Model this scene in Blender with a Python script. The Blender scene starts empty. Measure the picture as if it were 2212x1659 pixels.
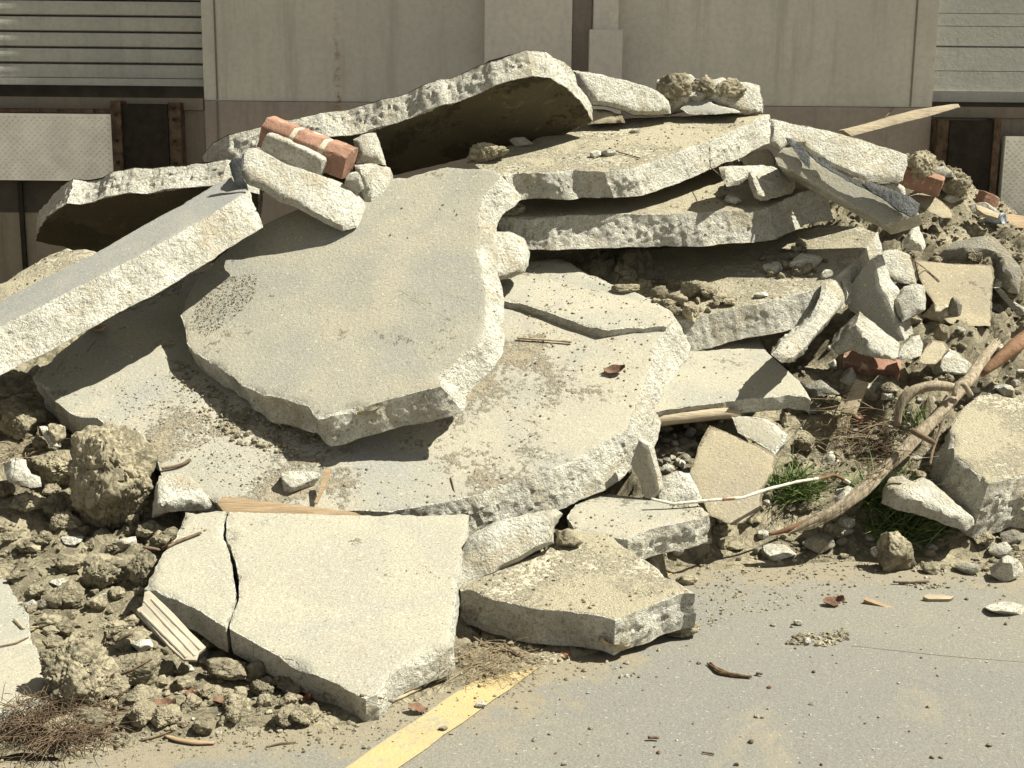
import bpy, bmesh, math, random
import numpy as np
from mathutils import Vector, Matrix, Euler
from mathutils.bvhtree import BVHTree
from mathutils.geometry import delaunay_2d_cdt

# ---------------------------------------------------------------- camera, sky, sun, exposure
S = bpy.context.scene
COL = S.collection
F_PX, PITCH, CAM_H = 2700.0, math.radians(11.0), 1.45      # focal length in pixels of a 2212 px wide picture
W0, H0 = 2212.0, 1659.0
cam_d = bpy.data.cameras.new('camera')
cam_d.sensor_width = 36.0
cam_d.lens = 36.0 * F_PX / W0
cam_d.clip_start, cam_d.clip_end = 0.05, 2000.0
cam = bpy.data.objects.new('camera', cam_d)
cam.location = (0, 0, CAM_H)
cam.rotation_euler = (math.pi / 2 - PITCH, 0, 0)
COL.objects.link(cam)
S.camera = cam

SUN_EL, SUN_AZ = math.radians(54.0), math.radians(-5.0)     # azimuth from +X towards +Y
SUNV = Vector((math.cos(SUN_EL) * math.cos(SUN_AZ), math.cos(SUN_EL) * math.sin(SUN_AZ), math.sin(SUN_EL)))
w = bpy.data.worlds.new('World'); S.world = w; w.use_nodes = True
nt = w.node_tree
bg = nt.nodes['Background']
sky = nt.nodes.new('ShaderNodeTexSky')
sky.sky_type = 'NISHITA'; sky.sun_disc = False
sky.sun_elevation = SUN_EL; sky.sun_rotation = math.pi / 2 - SUN_AZ
sky.air_density = 0.7; sky.dust_density = 0.4; sky.ozone_density = 1.0
hs = nt.nodes.new('ShaderNodeHueSaturation'); hs.inputs['Saturation'].default_value = 0.0
nt.links.new(sky.outputs[0], hs.inputs['Color'])
nt.links.new(hs.outputs[0], bg.inputs['Color'])
bg.inputs['Strength'].default_value = 0.05
sd = bpy.data.lights.new('sun', 'SUN'); sd.energy = 5.0; sd.angle = math.radians(0.5); sd.color = (1.0, 0.965, 0.85)
so = bpy.data.objects.new('sun', sd); so.location = SUNV * 30
so.rotation_euler = SUNV.to_track_quat('Z', 'Y').to_euler(); COL.objects.link(so)
vs = S.view_settings
vs.view_transform = 'Standard'; vs.look = 'None'; vs.gamma = 1.0; vs.use_curve_mapping = False
vs.exposure = 1.09
S.cycles.max_bounces = 4; S.cycles.diffuse_bounces = 2; S.cycles.glossy_bounces = 2

# ---------------------------------------------------------------- helpers: picture rays, noise
CP, SP = math.cos(PITCH), math.sin(PITCH)
REG = {}
for r, y in zip('TMB', (0, 640, 1280)):
    for c, x in zip('LMR', (0, 850, 1700)):
        REG[r + c] = (x * 0.8640625, y * 0.8640625)
KZ = 860.0 / 2212.0 * 0.8640625
def PX(s):
    """'TL 10,20 30,40 ...' (enlargement coordinates) or 'PX 10,20 ...' (2212-wide picture) -> list of picture points"""
    out, reg = [], 'PX'
    for t in s.split():
        if t in REG or t == 'PX': reg = t; continue
        a, b = map(float, t.split(','))
        out.append((a, b) if reg == 'PX' else (REG[reg][0] + a * KZ, REG[reg][1] + b * KZ))
    return out
CAMV = np.array([0, 0, CAM_H])
def ray(px, py):
    u = (px - W0 / 2) / F_PX; v = (H0 / 2 - py) / F_PX
    return np.array([u, CP + v * SP, -SP + v * CP])
def at(px, py, Y):
    d = ray(px, py); return CAMV + d * (Y / d[1])
def rng(seed): return np.random.default_rng(seed)

def _h(i, j, k):
    n = (i * 374761393 + j * 668265263 + k * 2147483647 * 3 + 1442695041) & 0xffffffff
    n = ((n ^ (n >> 13)) * 1274126177) & 0xffffffff
    n = ((n ^ (n >> 16)) * 2246822519) & 0xffffffff
    return ((n ^ (n >> 15)) & 0xffff) / 65535.0
def vn(p):
    p = np.asarray(p, float); i = np.floor(p).astype(np.int64); f = p - i; f = f * f * (3 - 2 * f)
    r = 0
    for a in (0, 1):
        for b in (0, 1):
            for c in (0, 1):
                wt = (f[:, 0] if a else 1 - f[:, 0]) * (f[:, 1] if b else 1 - f[:, 1]) * (f[:, 2] if c else 1 - f[:, 2])
                r = r + wt * _h(i[:, 0] + a, i[:, 1] + b, i[:, 2] + c)
    return r * 2 - 1
def fbm(p, o=4, g=0.5):
    p = np.asarray(p, float); r, a, t = 0, 1.0, 0
    for k in range(o):
        r = r + a * vn(p * (2.03 ** k) + 17.3 * k); t += a; a *= g
    return r / t
def worley(p):
    p = np.asarray(p, float); i = np.floor(p).astype(np.int64)
    d1 = np.full(len(p), 9.0); d2 = np.full(len(p), 9.0)
    for a in (-1, 0, 1):
        for b in (-1, 0, 1):
            for c in (-1, 0, 1):
                q = i + np.array([a, b, c])
                o = np.stack([_h(q[:, 0], q[:, 1], q[:, 2]), _h(q[:, 0] + 91, q[:, 1] + 7, q[:, 2]), _h(q[:, 0], q[:, 1] + 53, q[:, 2] + 29)], 1)
                d = np.linalg.norm(q + o - p, axis=1)
                d2 = np.minimum(d2, np.maximum(d1, d)); d1 = np.minimum(d1, d)
    return d1, d2

# ---------------------------------------------------------------- helpers: materials
class NB:
    def __init__(s, name):
        s.m = bpy.data.materials.new(name); s.m.use_nodes = True
        s.t = s.m.node_tree; s.b = s.t.nodes['Principled BSDF']; s.c = None
    def n(s, ty, **kw):
        x = s.t.nodes.new('ShaderNode' + ty)
        for k, v in kw.items(): setattr(x, k, v)
        return x
    def put(s, sock, v):
        if isinstance(v, bpy.types.NodeSocket): s.t.links.new(v, sock)
        elif isinstance(v, (tuple, list)) and len(v) == 3 and sock.type == 'RGBA': sock.default_value = (*v, 1)
        else: sock.default_value = v
    def co(s, world=False):
        if s.c is None:
            tc = s.n('TexCoord'); oi = s.n('ObjectInfo')
            mu = s.n('VectorMath', operation='MULTIPLY_ADD')
            cb = s.n('CombineXYZ')
            for k, f in zip('XYZ', (37.0, 61.0, 23.0)):
                m = s.math('MULTIPLY', oi.outputs['Random'], f); s.put(cb.inputs[k], m)
            ad = s.n('VectorMath', operation='ADD'); s.put(ad.inputs[0], tc.outputs['Object']); s.put(ad.inputs[1], cb.outputs[0])
            s.c = ad.outputs[0]
        return s.c
    def noise(s, sc, det=4, ro=0.55, dist=0, vec=None):
        x = s.n('TexNoise'); s.put(x.inputs['Vector'], vec or s.co()); x.inputs['Scale'].default_value = sc
        x.inputs['Detail'].default_value = det; x.inputs['Roughness'].default_value = ro; x.inputs['Distortion'].default_value = dist
        return x.outputs['Fac']
    def vor(s, sc, out='Distance', feat='F1', vec=None):
        x = s.n('TexVoronoi', feature=feat); s.put(x.inputs['Vector'], vec or s.co()); x.inputs['Scale'].default_value = sc
        return x.outputs[out]
    def math(s, op, a, b=0.0, c=0.0, clamp=False):
        x = s.n('Math', operation=op, use_clamp=clamp); s.put(x.inputs[0], a); s.put(x.inputs[1], b)
        if op == 'MULTIPLY_ADD': s.put(x.inputs[2], c)
        return x.outputs[0]
    def ramp(s, v, lo, hi, a=0.0, b=1.0):
        x = s.n('MapRange', interpolation_type='SMOOTHSTEP'); s.put(x.inputs[0], v)
        for i, q in enumerate((lo, hi, a, b)): x.inputs[1 + i].default_value = q
        return x.outputs[0]
    def mix(s, f, a, b, mode='MIX'):
        x = s.n('Mix', data_type='RGBA', blend_type=mode); s.put(x.inputs[0], f); s.put(x.inputs[6], a); s.put(x.inputs[7], b)
        return x.outputs[2]
    def attr(s, name):
        x = s.n('Attribute', attribute_name=name); return x.outputs['Fac']
    def bump(s, h, d, st=1.0, nrm=None):
        x = s.n('Bump'); x.inputs['Strength'].default_value = st; x.inputs['Distance'].default_value = d; s.put(x.inputs['Height'], h)
        if nrm is not None: s.put(x.inputs['Normal'], nrm)
        return x.outputs[0]
    def done(s, col, rough=0.9, nrm=None, spec=0.25, metal=0.0):
        s.put(s.b.inputs['Base Color'], col); s.put(s.b.inputs['Roughness'], rough); s.put(s.b.inputs['Metallic'], metal)
        s.b.inputs['Specular IOR Level'].default_value = spec
        if nrm is not None: s.put(s.b.inputs['Normal'], nrm)
        return s.m

DIRT = (0.325, 0.288, 0.198)
def concrete(name, a, b, dirt=0.25, brk=(0.80, 0.76, 0.63), dcol=(0.40, 0.34, 0.225), sandy=0.0, grain=0.0):
    """face colours a/b (worn, blotchy), loose dirt on it, and the colour of broken faces (vertex attribute brk)"""
    if name[:3] != 'tan': a, b, brk = [(c[0] * .97, c[1] * 1.0, c[2] * 1.03) for c in (a, b, brk)]
    m = NB(name)
    blot = m.ramp(m.noise(2.6, 7, 0.6, 0.6), 0.36, 0.64)
    top = m.mix(blot, a, b)
    cool = m.ramp(m.noise(1.3, 5, 0.6, 1.2), 0.5, 0.68); top = m.mix(m.math('MULTIPLY', cool, 0.6), top, (b[0] * 0.88, b[1] * 0.91, b[2] * 1.02))
    # speckle: fine aggregate, small pits, pale lime specks
    sp = m.noise(190, 3, 0.7); top = m.mix(m.ramp(sp, 0.36, 0.64, 0.0, 1.0), m.mix(0.34 + grain, top, (0.10, 0.085, 0.05)), top)
    top = m.mix(m.ramp(m.noise(75, 4, 0.7), 0.6, 0.72), top, tuple(min(0.64, c * 1.45) for c in a))
    pit = m.vor(46); top = m.mix(m.ramp(pit, 0.07, 0.15, 0.8, 0.0), top, (0.13, 0.11, 0.07))
    st = m.noise(9, 6, 0.7, 1.5); top = m.mix(m.ramp(st, 0.56, 0.74, 0, 0.4), top, (0.30, 0.25, 0.155))
    scr = m.n('Mapping'); m.put(scr.inputs[0], m.co()); scr.inputs['Scale'].default_value = (2.0, 14.0, 8.0); scr.inputs['Rotation'].default_value = (0, 0, 0.9)
    wn = m.noise(3.0, 4, 0.7, 0, scr.outputs[0]); top = m.mix(m.ramp(wn, 0.62, 0.78, 0, 0.45), top, tuple(min(0.64, c * 1.4) for c in a))
    hl = m.ramp(m.math('ABSOLUTE', m.math('SUBTRACT', m.noise(1.9, 5, 0.62, 0.9), 0.5)), 0.0, 0.0035, 0.75, 0.0); hl = m.math('MULTIPLY', hl, m.ramp(m.noise(2.3, 2, 0.5), 0.5, 0.6)); top = m.mix(hl, top, (0.12, 0.10, 0.065))
    sc2 = m.n('Mapping'); m.put(sc2.inputs[0], m.co()); sc2.inputs['Scale'].default_value = (1.2, 30.0, 12.0); sc2.inputs['Rotation'].default_value = (0.1, 0.2, -0.55)
    top = m.mix(m.ramp(m.noise(2.6, 5, 0.75, 0, sc2.outputs[0]), 0.60, 0.74, 0, 0.4), top, tuple(c * 0.72 for c in b))
    # loose dirt
    dn = m.math('ADD', m.math('MULTIPLY', m.noise(3.2, 3, 0.5, 0.4), 0.6), m.math('MULTIPLY', m.noise(42, 5, 0.75), 0.4))
    dm = m.ramp(dn, 0.66 - 0.34 * dirt, 0.72 - 0.30 * dirt)
    if sandy: dm = m.math('MAXIMUM', dm, m.ramp(m.noise(60, 4, 0.75), 0.62 - 0.3 * sandy, 0.72 - 0.3 * sandy))
    dv = m.mix(m.noise(110, 3, 0.7), tuple(c * 0.45 for c in dcol), tuple(min(0.65, c * 1.5) for c in dcol))
    top = m.mix(dm, top, dv)
    # broken faces: pale paste with dark and tan stones in it
    bc = m.mix(m.ramp(m.noise(7, 5, 0.6), 0.38, 0.66), tuple(c * 0.76 for c in brk), brk)
    vr = m.n('TexVoronoi', feature='F1'); m.put(vr.inputs['Vector'], m.co()); vr.inputs['Scale'].default_value = 170
    sx = m.n('SeparateColor'); m.put(sx.inputs[0], vr.outputs['Color'])
    stone = m.math('MULTIPLY', m.ramp(sx.outputs[0], 0.76, 0.8), m.ramp(vr.outputs['Distance'], 0.36, 0.55, 1.0, 0.0))
    scol = m.mix(sx.outputs[1], (0.10, 0.09, 0.065), (0.40, 0.36, 0.27)); bc = m.mix(m.math('MULTIPLY', stone, 0.45), bc, scol)
    v2 = m.n('TexVoronoi', feature='F1'); m.put(v2.inputs['Vector'], m.co()); v2.inputs['Scale'].default_value = 62; v2.inputs['Randomness'].default_value = 1.0
    s2 = m.n('SeparateColor'); m.put(s2.inputs[0], v2.outputs['Color']); st2 = m.math('MULTIPLY', m.ramp(s2.outputs[0], 0.78, 0.80), m.ramp(m.math('ADD', v2.outputs['Distance'], m.math('MULTIPLY', m.noise(90, 2, 0.5), 0.3)), 0.45, 0.55, 0.55, 0.0))
    bc = m.mix(st2, bc, m.mix(s2.outputs[1], (0.20, 0.18, 0.14), (0.50, 0.43, 0.31)))
    bc = m.mix(m.ramp(m.noise(125, 4, 0.85), 0.33, 0.45, 0.7, 0.0), bc, (0.13, 0.115, 0.08)); bc = m.mix(m.ramp(m.noise(30, 6, 0.8), 0.32, 0.48, 0.4, 0.0), bc, (0.24, 0.215, 0.155))
    bc = m.mix(m.ramp(m.noise(4.5, 7, 0.74, 1.0), 0.46, 0.66, 0, 0.7), bc, (0.45, 0.385, 0.26)); bc = m.mix(m.ramp(m.noise(3.1, 7, 0.74, 0.6), 0.52, 0.70, 0, 0.5), bc, (0.30, 0.285, 0.235))
    bc = m.mix(m.ramp(m.noise(7.0, 6, 0.7, 0.5), 0.69, 0.73, 0, 0.75), bc, (0.30, 0.13, 0.055))
    bc = m.mix(m.ramp(m.noise(88, 4, 0.72), 0.34, 0.47, 0.5, 0.0), bc, (0.20, 0.18, 0.125))
    k = m.math('ADD', m.attr('brk'), m.math('MULTIPLY', m.math('SUBTRACT', m.noise(34, 4, 0.65), 0.5), 0.9))
    k = m.ramp(k, 0.42, 0.56)
    col = m.mix(k, top, bc)
    hn = m.noise(88, 4, 0.72); hm = m.noise(30, 6, 0.7, 0.6)
    hb = m.math('ADD', m.math('MULTIPLY', hn, 0.75), hm)
    ht = m.math('ADD', m.math('MULTIPLY_ADD', m.noise(85, 5, 0.7), 0.12, 0.80), m.math('MULTIPLY', m.math('MULTIPLY', dm, m.noise(130, 4, 0.75)), 0.45))
    h = m.n('Mix', data_type='FLOAT'); m.put(h.inputs[0], k); m.put(h.inputs[2], ht); m.put(h.inputs[3], hb)
    return m.done(col, 0.93, m.bump(h.outputs[0], 0.03, 1.0), 0.15)
def earth(name, c, amp=0.02):
    m = NB(name)
    f = m.noise(4, 6, 0.65, 0.4)
    col = m.mix(m.ramp(f, 0.34, 0.68), tuple(x * 0.66 for x in c), tuple(x * 1.22 for x in c))
    g = m.noise(55, 5, 0.75); col = m.mix(m.ramp(g, 0.3, 0.5, 0.5, 0), col, tuple(x * 0.38 for x in c))
    col = m.mix(m.ramp(m.noise(120, 3, 0.7), 0.64, 0.72, 0, 0.7), col, (0.5, 0.44, 0.31))
    cr = m.ramp(m.math('ABSOLUTE', m.math('SUBTRACT', m.noise(11, 6, 0.7, 1.2), 0.5)), 0.0, 0.035)
    col = m.mix(m.math('MULTIPLY', m.math('SUBTRACT', 1.0, cr), 0.4), col, tuple(x * 0.35 for x in c))
    h = m.math('ADD', m.noise(24, 9, 0.76), m.math('MULTIPLY', cr, 0.16))
    return m.done(col, 0.97, m.bump(h, amp, 1.0), 0.1)
def brick(name, c=(0.285, 0.165, 0.115)):
    m = NB(name)
    col = m.mix(m.ramp(m.noise(9, 5, 0.6), 0.35, 0.65), tuple(x * 0.75 for x in c), tuple(x * 1.15 for x in c))
    col = m.mix(m.ramp(m.noise(16, 5, 0.7, 0.7), 0.56, 0.68, 0, 0.85), col, (0.52, 0.46, 0.34))
    col = m.mix(m.ramp(m.noise(120, 3, 0.7), 0.3, 0.45, 0.55, 0), col, (0.12, 0.05, 0.03))
    return m.done(col, 0.9, m.bump(m.noise(60, 6, 0.7), 0.008, 0.8), 0.15)
def wood(name, a, b, sc=(30, 3, 30), axis_rough=0.8):
    m = NB(name)
    mp = m.n('Mapping'); m.put(mp.inputs[0], m.co()); mp.inputs['Scale'].default_value = sc
    g = m.noise(2.5, 6, 0.7, 0.8, mp.outputs[0])
    col = m.mix(m.ramp(g, 0.35, 0.65), a, b)
    col = m.mix(m.ramp(m.noise(6, 4, 0.6), 0.58, 0.75, 0, 0.6), col, tuple(x * 0.45 for x in a))
    return m.done(col, axis_rough, m.bump(g, 0.006, 0.8), 0.2)
def plain(name, c, rough=0.8, var=0.25, sc=12, bump=0.003, spec=0.25, metal=0.0):
    m = NB(name)
    col = m.mix(m.ramp(m.noise(sc, 6, 0.65), 0.3, 0.7), tuple(x * (1 - var) for x in c), tuple(min(1, x * (1 + var)) for x in c))
    return m.done(col, rough, m.bump(m.noise(sc * 5, 5, 0.7), bump, 0.7) if bump else None, spec, metal)

M = {}
M['grey'] = concrete('worn grey concrete', (0.385, 0.35, 0.265), (0.32, 0.305, 0.25), 0.14)
M['dusty'] = concrete('dusty concrete', (0.39, 0.352, 0.268), (0.325, 0.308, 0.25), 0.34, dcol=(0.385, 0.335, 0.24))
M['pale'] = concrete('pale sandy concrete', (0.405, 0.372, 0.285), (0.355, 0.332, 0.265), 0.08, grain=0.06)
M['soiled'] = concrete('soil covered concrete', (0.47, 0.42, 0.31), (0.42, 0.375, 0.275), 0.60, dcol=(0.455, 0.395, 0.28), sandy=0.4)
M['slate'] = concrete('smooth blue grey concrete', (0.33, 0.315, 0.265), (0.275, 0.27, 0.245), 0.0)
M['under'] = concrete('earth stained underside', (0.088, 0.073, 0.042), (0.07, 0.058, 0.034), 0.4, dcol=(0.08, 0.063, 0.036))  # base and dirt colours lowered to paint in the shade under the slabs
M['tan'] = concrete('tan flagstone', (0.40, 0.345, 0.235), (0.33, 0.29, 0.205), 0.0, brk=(0.37, 0.32, 0.22))
M['white'] = concrete('white broken concrete', (0.62, 0.585, 0.47), (0.56, 0.52, 0.41), 0.1, brk=(0.80, 0.76, 0.63))
M['stone'] = concrete('grey field stone', (0.33, 0.31, 0.25), (0.26, 0.25, 0.21), 0.25, brk=(0.38, 0.35, 0.28))
M['earth'] = earth('loose brown earth', DIRT)
M['clay'] = earth('clay clod', (0.335, 0.298, 0.205), 0.014)
M['brick'] = brick('red brick')
M['mortar'] = plain('old mortar', (0.46, 0.41, 0.30), 0.95, 0.3, 18, 0.01, 0.1)
M['log'] = wood('weathered log', (0.37, 0.315, 0.225), (0.17, 0.135, 0.09), (40, 40, 3))
M['lumber'] = wood('raw lumber', (0.36, 0.27, 0.165), (0.27, 0.195, 0.115), (4, 40, 40))
M['oldboard'] = wood('old grey board', (0.42, 0.35, 0.24), (0.30, 0.25, 0.17), (4, 40, 40))
M['bark'] = wood('dark bark', (0.16, 0.10, 0.055), (0.09, 0.055, 0.03), (20, 20, 20))
M['redwood'] = wood('red brown wood', (0.25, 0.145, 0.08), (0.15, 0.085, 0.05), (20, 20, 20))
M['twig'] = plain('dry twig', (0.13, 0.092, 0.058), 0.9, 0.4, 30)
M['straw'] = plain('pale dry root', (0.30, 0.24, 0.15), 0.9, 0.3, 30)
M['tar'] = plain('black tar paper', (0.036, 0.039, 0.037), 0.55, 0.5, 9, 0.012, 0.4)
M['leaf'] = plain('dead leaf brown', (0.16, 0.09, 0.055), 0.7, 0.4, 40, 0.004)
M['leaf_red'] = plain('dead leaf red', (0.19, 0.085, 0.055), 0.7, 0.4, 40, 0.004)
M['leaf_tan'] = plain('dead leaf tan', (0.33, 0.265, 0.16), 0.7, 0.3, 40, 0.004)
M['grass'] = plain('green grass blade', (0.105, 0.15, 0.045), 0.6, 0.45, 25, 0.0)

# ---------------------------------------------------------------- helpers: objects and the surfaces things rest on
TREES = []                     # (bvh, object) of everything built so far, for resting things on it
def tag(o, label=None, cat=None, group=None, kind=None):
    if label: o['label'] = label
    if cat: o['category'] = cat
    if group: o['group'] = group
    if kind: o['kind'] = kind
    return o
def link(name, V, Fc, mat, parent=None, smooth=True, sharp=38, attrs=None, origin=None, tree=True):
    V = np.asarray(V, float)
    if origin is None:
        origin = np.array([V[:, 0].mean(), V[:, 1].mean(), V[:, 2].min()])
        if parent is not None: origin = np.array(parent.location)
    me = bpy.data.meshes.new(name)
    me.from_pydata((V - origin).tolist(), [], Fc if isinstance(Fc, list) else Fc.tolist())
    me.update()
    if attrs:
        for k, a in attrs.items():
            at_ = me.attributes.new(k, 'FLOAT', 'POINT'); at_.data.foreach_set('value', np.asarray(a, np.float32))
    if smooth:
        me.polygons.foreach_set('use_smooth', [True] * len(me.polygons))
        if sharp: me.set_sharp_from_angle(angle=math.radians(sharp))
    for m_ in (mat if isinstance(mat, (list, tuple)) else [mat]): me.materials.append(m_)
    o = bpy.data.objects.new(name, me); COL.objects.link(o)
    if parent is not None: o.parent = parent
    else: o.location = origin
    if tree: TREES.append((BVHTree.FromPolygons([tuple(v) for v in V], Fc if isinstance(Fc, list) else Fc.tolist()), o))
    return o
def empty(name, loc, label, cat, group=None):
    o = bpy.data.objects.new(name, None); o.location = loc; COL.objects.link(o)
    return tag(o, label, cat, group)
def cast(org, d, only=None):
    best, bo, bn = None, None, None
    for t, o in TREES:
        if only and not o.name.startswith(only): continue
        loc, n, i, dist = t.ray_cast(Vector(org), Vector(d))
        if loc is not None and (best is None or dist < best[0]): best = (dist, loc); bo = o; bn = n
    return (np.array(best[1]), np.array(bn), bo) if best else (None, None, None)
def hit(px, py):
    d = ray(px, py); p, n, o = cast(CAMV, d / np.linalg.norm(d))
    return p if p is not None else at(px, py, 5.0)
def scale_at(p): return (p[1] * CP - (p[2] - CAM_H) * SP) / F_PX     # metres per picture pixel at a point

def inside(P, poly):
    x, y = P[:, 0], P[:, 1]; r = np.zeros(len(P), bool); n = len(poly)
    for i in range(n):
        x1, y1 = poly[i]; x2, y2 = poly[(i + 1) % n]
        c = (y1 > y) != (y2 > y)
        r ^= c & (x < (x2 - x1) * (y - y1) / ((y2 - y1) if y2 != y1 else 1e-9) + x1)
    return r
def mindist(P, Q):
    d = np.empty(len(P))
    for i in range(0, len(P), 4000):
        d[i:i + 4000] = np.sqrt(((P[i:i + 4000, None, :] - Q[None]) ** 2).sum(2)).min(1)
    return d

def El0(E): return float(np.linalg.norm(E))
def slab(name, label, cat, poly, anchor, sl=None, n=None, t=0.1, mat='grey', ext=None, res=0.008, inner=0.017, jag=0.006, side=0.014, flare=0.0,
         chip=0.5, topn=0.002, warp=0.0, wfreq=1.2, under=0.35, group=None, tree=True, bulge=0.0, bend=None, parent=None, facet=0.0, facebrk=0.0, rough=1.0):
    """broken slab: the traced face lies on a plane through the anchor, its own thickness goes away from the viewer, the rim is fractured"""
    pts = PX(poly) if isinstance(poly, str) else poly
    if isinstance(anchor, str): anchor = tuple(map(float, anchor.split(',')))
    A = at(*anchor)
    N = np.array(n, float) if n is not None else np.array([-sl[0], -sl[1], 1.0])
    N /= np.linalg.norm(N)
    if N @ (CAMV - A) < 0: N = -N
    P3 = []
    for q in pts:
        d = ray(*q); P3.append(CAMV + d * ((A - CAMV) @ N / (d @ N)))
    P3 = np.array(P3); O = P3.mean(0)
    U = np.cross([0, 0, 1.0], N)
    U = U / np.linalg.norm(U) if np.linalg.norm(U) > 1e-3 else np.array([1.0, 0, 0])
    Vv = np.cross(N, U)
    E = np.array(ext, float) if ext is not None else -N * t
    P2 = np.stack([(P3 - O) @ U, (P3 - O) @ Vv], 1)
    area = 0.5 * np.sum(P2[:, 0] * np.roll(P2[:, 1], -1) - np.roll(P2[:, 0], -1) * P2[:, 1])
    if area < 0: P2 = P2[::-1]
    R = []
    for i in range(len(P2)):
        a, b = P2[i], P2[(i + 1) % len(P2)]; k = max(1, int(round(np.linalg.norm(b - a) / res)))
        for j in range(k): R.append(a + (b - a) * j / k)
    R = np.array(R)
    tg = np.roll(R, -1, 0) - np.roll(R, 1, 0); tg /= np.linalg.norm(tg, axis=1)[:, None] + 1e-9
    ow = np.stack([tg[:, 1], -tg[:, 0]], 1)
    W3 = O + R[:, :1] * U + R[:, 1:] * Vv
    R = R + ow * (jag * (fbm(W3 * 11, 4, 0.6) + 0.5 * fbm(W3 * 45 + 5, 2)))[:, None]
    nR = len(R); lo, hi = R.min(0), R.max(0); st = inner
    gx, gy = np.meshgrid(np.arange(lo[0], hi[0], st), np.arange(lo[1], hi[1], st * 0.87)); gx = gx + (np.arange(gx.shape[0]) % 2 * st * 0.5)[:, None]
    G = np.stack([gx.ravel(), gy.ravel()], 1)
    r_ = rng(abs(hash(label)) % 1000 if False else len(label) * 7 + len(pts)); G = G + r_.uniform(-0.2, 0.2, G.shape) * st
    G = G[inside(G, R)]
    if len(G): G = G[mindist(G, R) > res * 0.9]
    IN = [R - ow * q_ for q_ in (0.010, 0.024, 0.042)]
    IN = np.concatenate([p_[k_ % 2::2] for k_, p_ in enumerate(IN)]); IN = IN[inside(IN, R)]; IN = IN[mindist(IN, R) > 0.006]
    if len(G) and len(IN): G = G[mindist(G, IN) > inner * 0.5]; G = np.concatenate([IN, G])
    allp = np.concatenate([R, G]) if len(G) else R
    vo, eo, fo, *_ = delaunay_2d_cdt([Vector(p) for p in allp], [(i, (i + 1) % nR) for i in range(nR)], [], 1, 1e-7)
    V2 = np.array([tuple(v) for v in vo]); T = [list(f) for f in fo]
    used = sorted({i for f in T for i in f}); mp = {u: i for i, u in enumerate(used)}
    V2 = V2[used]; T = [[mp[i] for i in f] for f in T]
    for k, f in enumerate(T):
        a, b, c = V2[f[0]], V2[f[1]], V2[f[2]]
        if (b[0] - a[0]) * (c[1] - a[1]) - (b[1] - a[1]) * (c[0] - a[0]) < 0: T[k] = f[::-1]
    ed = {}
    for f in T:
        for i in range(3): ed[(f[i], f[(i + 1) % 3])] = 1
    nxt = {a: b for (a, b) in ed if (b, a) not in ed}
    loops, seen = [], set()
    for s0 in list(nxt):
        if s0 in seen: continue
        L, c = [], s0
        while c in nxt and c not in seen: seen.add(c); L.append(c); c = nxt[c]
        if len(L) > 2: loops.append(L)
    bidx = np.array([i for L in loops for i in L]); nV = len(V2)
    D = mindist(V2, V2[bidx])
    ow3 = np.zeros((nV, 3))
    for L in loops:
        q = V2[L]; tg = np.roll(q, -3, 0) - np.roll(q, 3, 0); tg /= np.linalg.norm(tg, axis=1)[:, None] + 1e-9
        ow3[L] = tg[:, 1:] * U - tg[:, :1] * Vv
    base = O + V2[:, :1] * U + V2[:, 1:] * Vv
    fh = np.zeros(nV)
    if facet:
        q = rng(int(abs(pts[0][0] * 3 + pts[1][1])) % 9999); a0 = q.uniform(0, 6.28); fh = np.full(nV, facet * El0(E))
        for k in range(4):
            a_ = a0 + k * 1.57 + q.uniform(-.5, .5); dd = np.array([math.cos(a_), math.sin(a_)]); pr = V2 @ dd
            fh = np.minimum(fh, q.uniform(.25, 1.1) * (pr.max() - pr))
        fh *= np.clip(D / 0.012, 0, 1)
    top = base + N * (fh + facebrk * (0.007 * fbm(base * 8, 5, 0.65) + 0.003 * fbm(base * 60, 2)) * np.clip(D / 0.02, 0.15, 1) + topn * fbm(base * 9, 4, 0.6) + warp * fbm(base * wfreq + 3, 2))[:, None]
    El = np.linalg.norm(E); Ed = E / El
    cn = fbm(base * 7 + 31, 4, 0.6)
    cm = np.clip(cn - 0.02, 0, 1) * chip
    wd = 0.012 + 0.10 * np.clip(cm, 0, 1)
    fall = np.clip(1 - D / wd, 0, 1)
    top = top + Ed * (fall * cm * 0.10 * min(1, El / 0.09) + 0.002 * np.clip(1 - D / 0.008, 0, 1))[:, None]
    brk_t = np.clip(np.maximum(np.clip(1.25 * fall, 0, 1) * (0.62 + 1.6 * cm), facebrk), 0, 1)
    bot = base + E + N * (0.006 * fbm(base * 8 + 9, 4, 0.6))[:, None]
    fl = np.exp(-D / 0.05)
    lowf = fbm(base * 5 + 2, 3, 0.55)
    ob = ow3.copy()
    if (D > 0).any():
        # inner points of the far face follow the rim outwards a little
        pass
    bot[bidx] += ow3[bidx] * (flare + 2.2 * side * lowf[bidx])[:, None]
    verts = [top, bot]; faces = [list(f) for f in T] + [[i + nV for i in f[::-1]] for f in T]
    brk = [brk_t, np.full(nV, under)]
    K = max(2, int(round(El / (res * 0.95)))); off = 2 * nV
    for L in loops:
        a, b = top[L], bot[L]; m = len(L); rows = [np.array(L)]
        for k in range(1, K):
            s = k / K; p = a * (1 - s) + b * s
            prof = min(1.0, 3.2 * min(s, 1 - s)) 
            f1 = fbm(p * 6 + 4, 3, 0.55); f2 = fbm(p * 48, 2, 0.6)
            d = side * prof * (1.0 * f1 + 0.5 * f2 + 0.3 * vn(p * 105) - 0.5 * np.abs(fbm(p * 7 + 70, 3, 0.6))) + bulge * math.sin(math.pi * s)
            p = p + ow3[L] * d[:, None] + Ed * (side * 0.5 * prof * fbm(p * 20 + 50, 2))[:, None]
            verts.append(p); brk.append(np.ones(m)); rows.append(np.arange(off, off + m)); off += m
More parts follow.
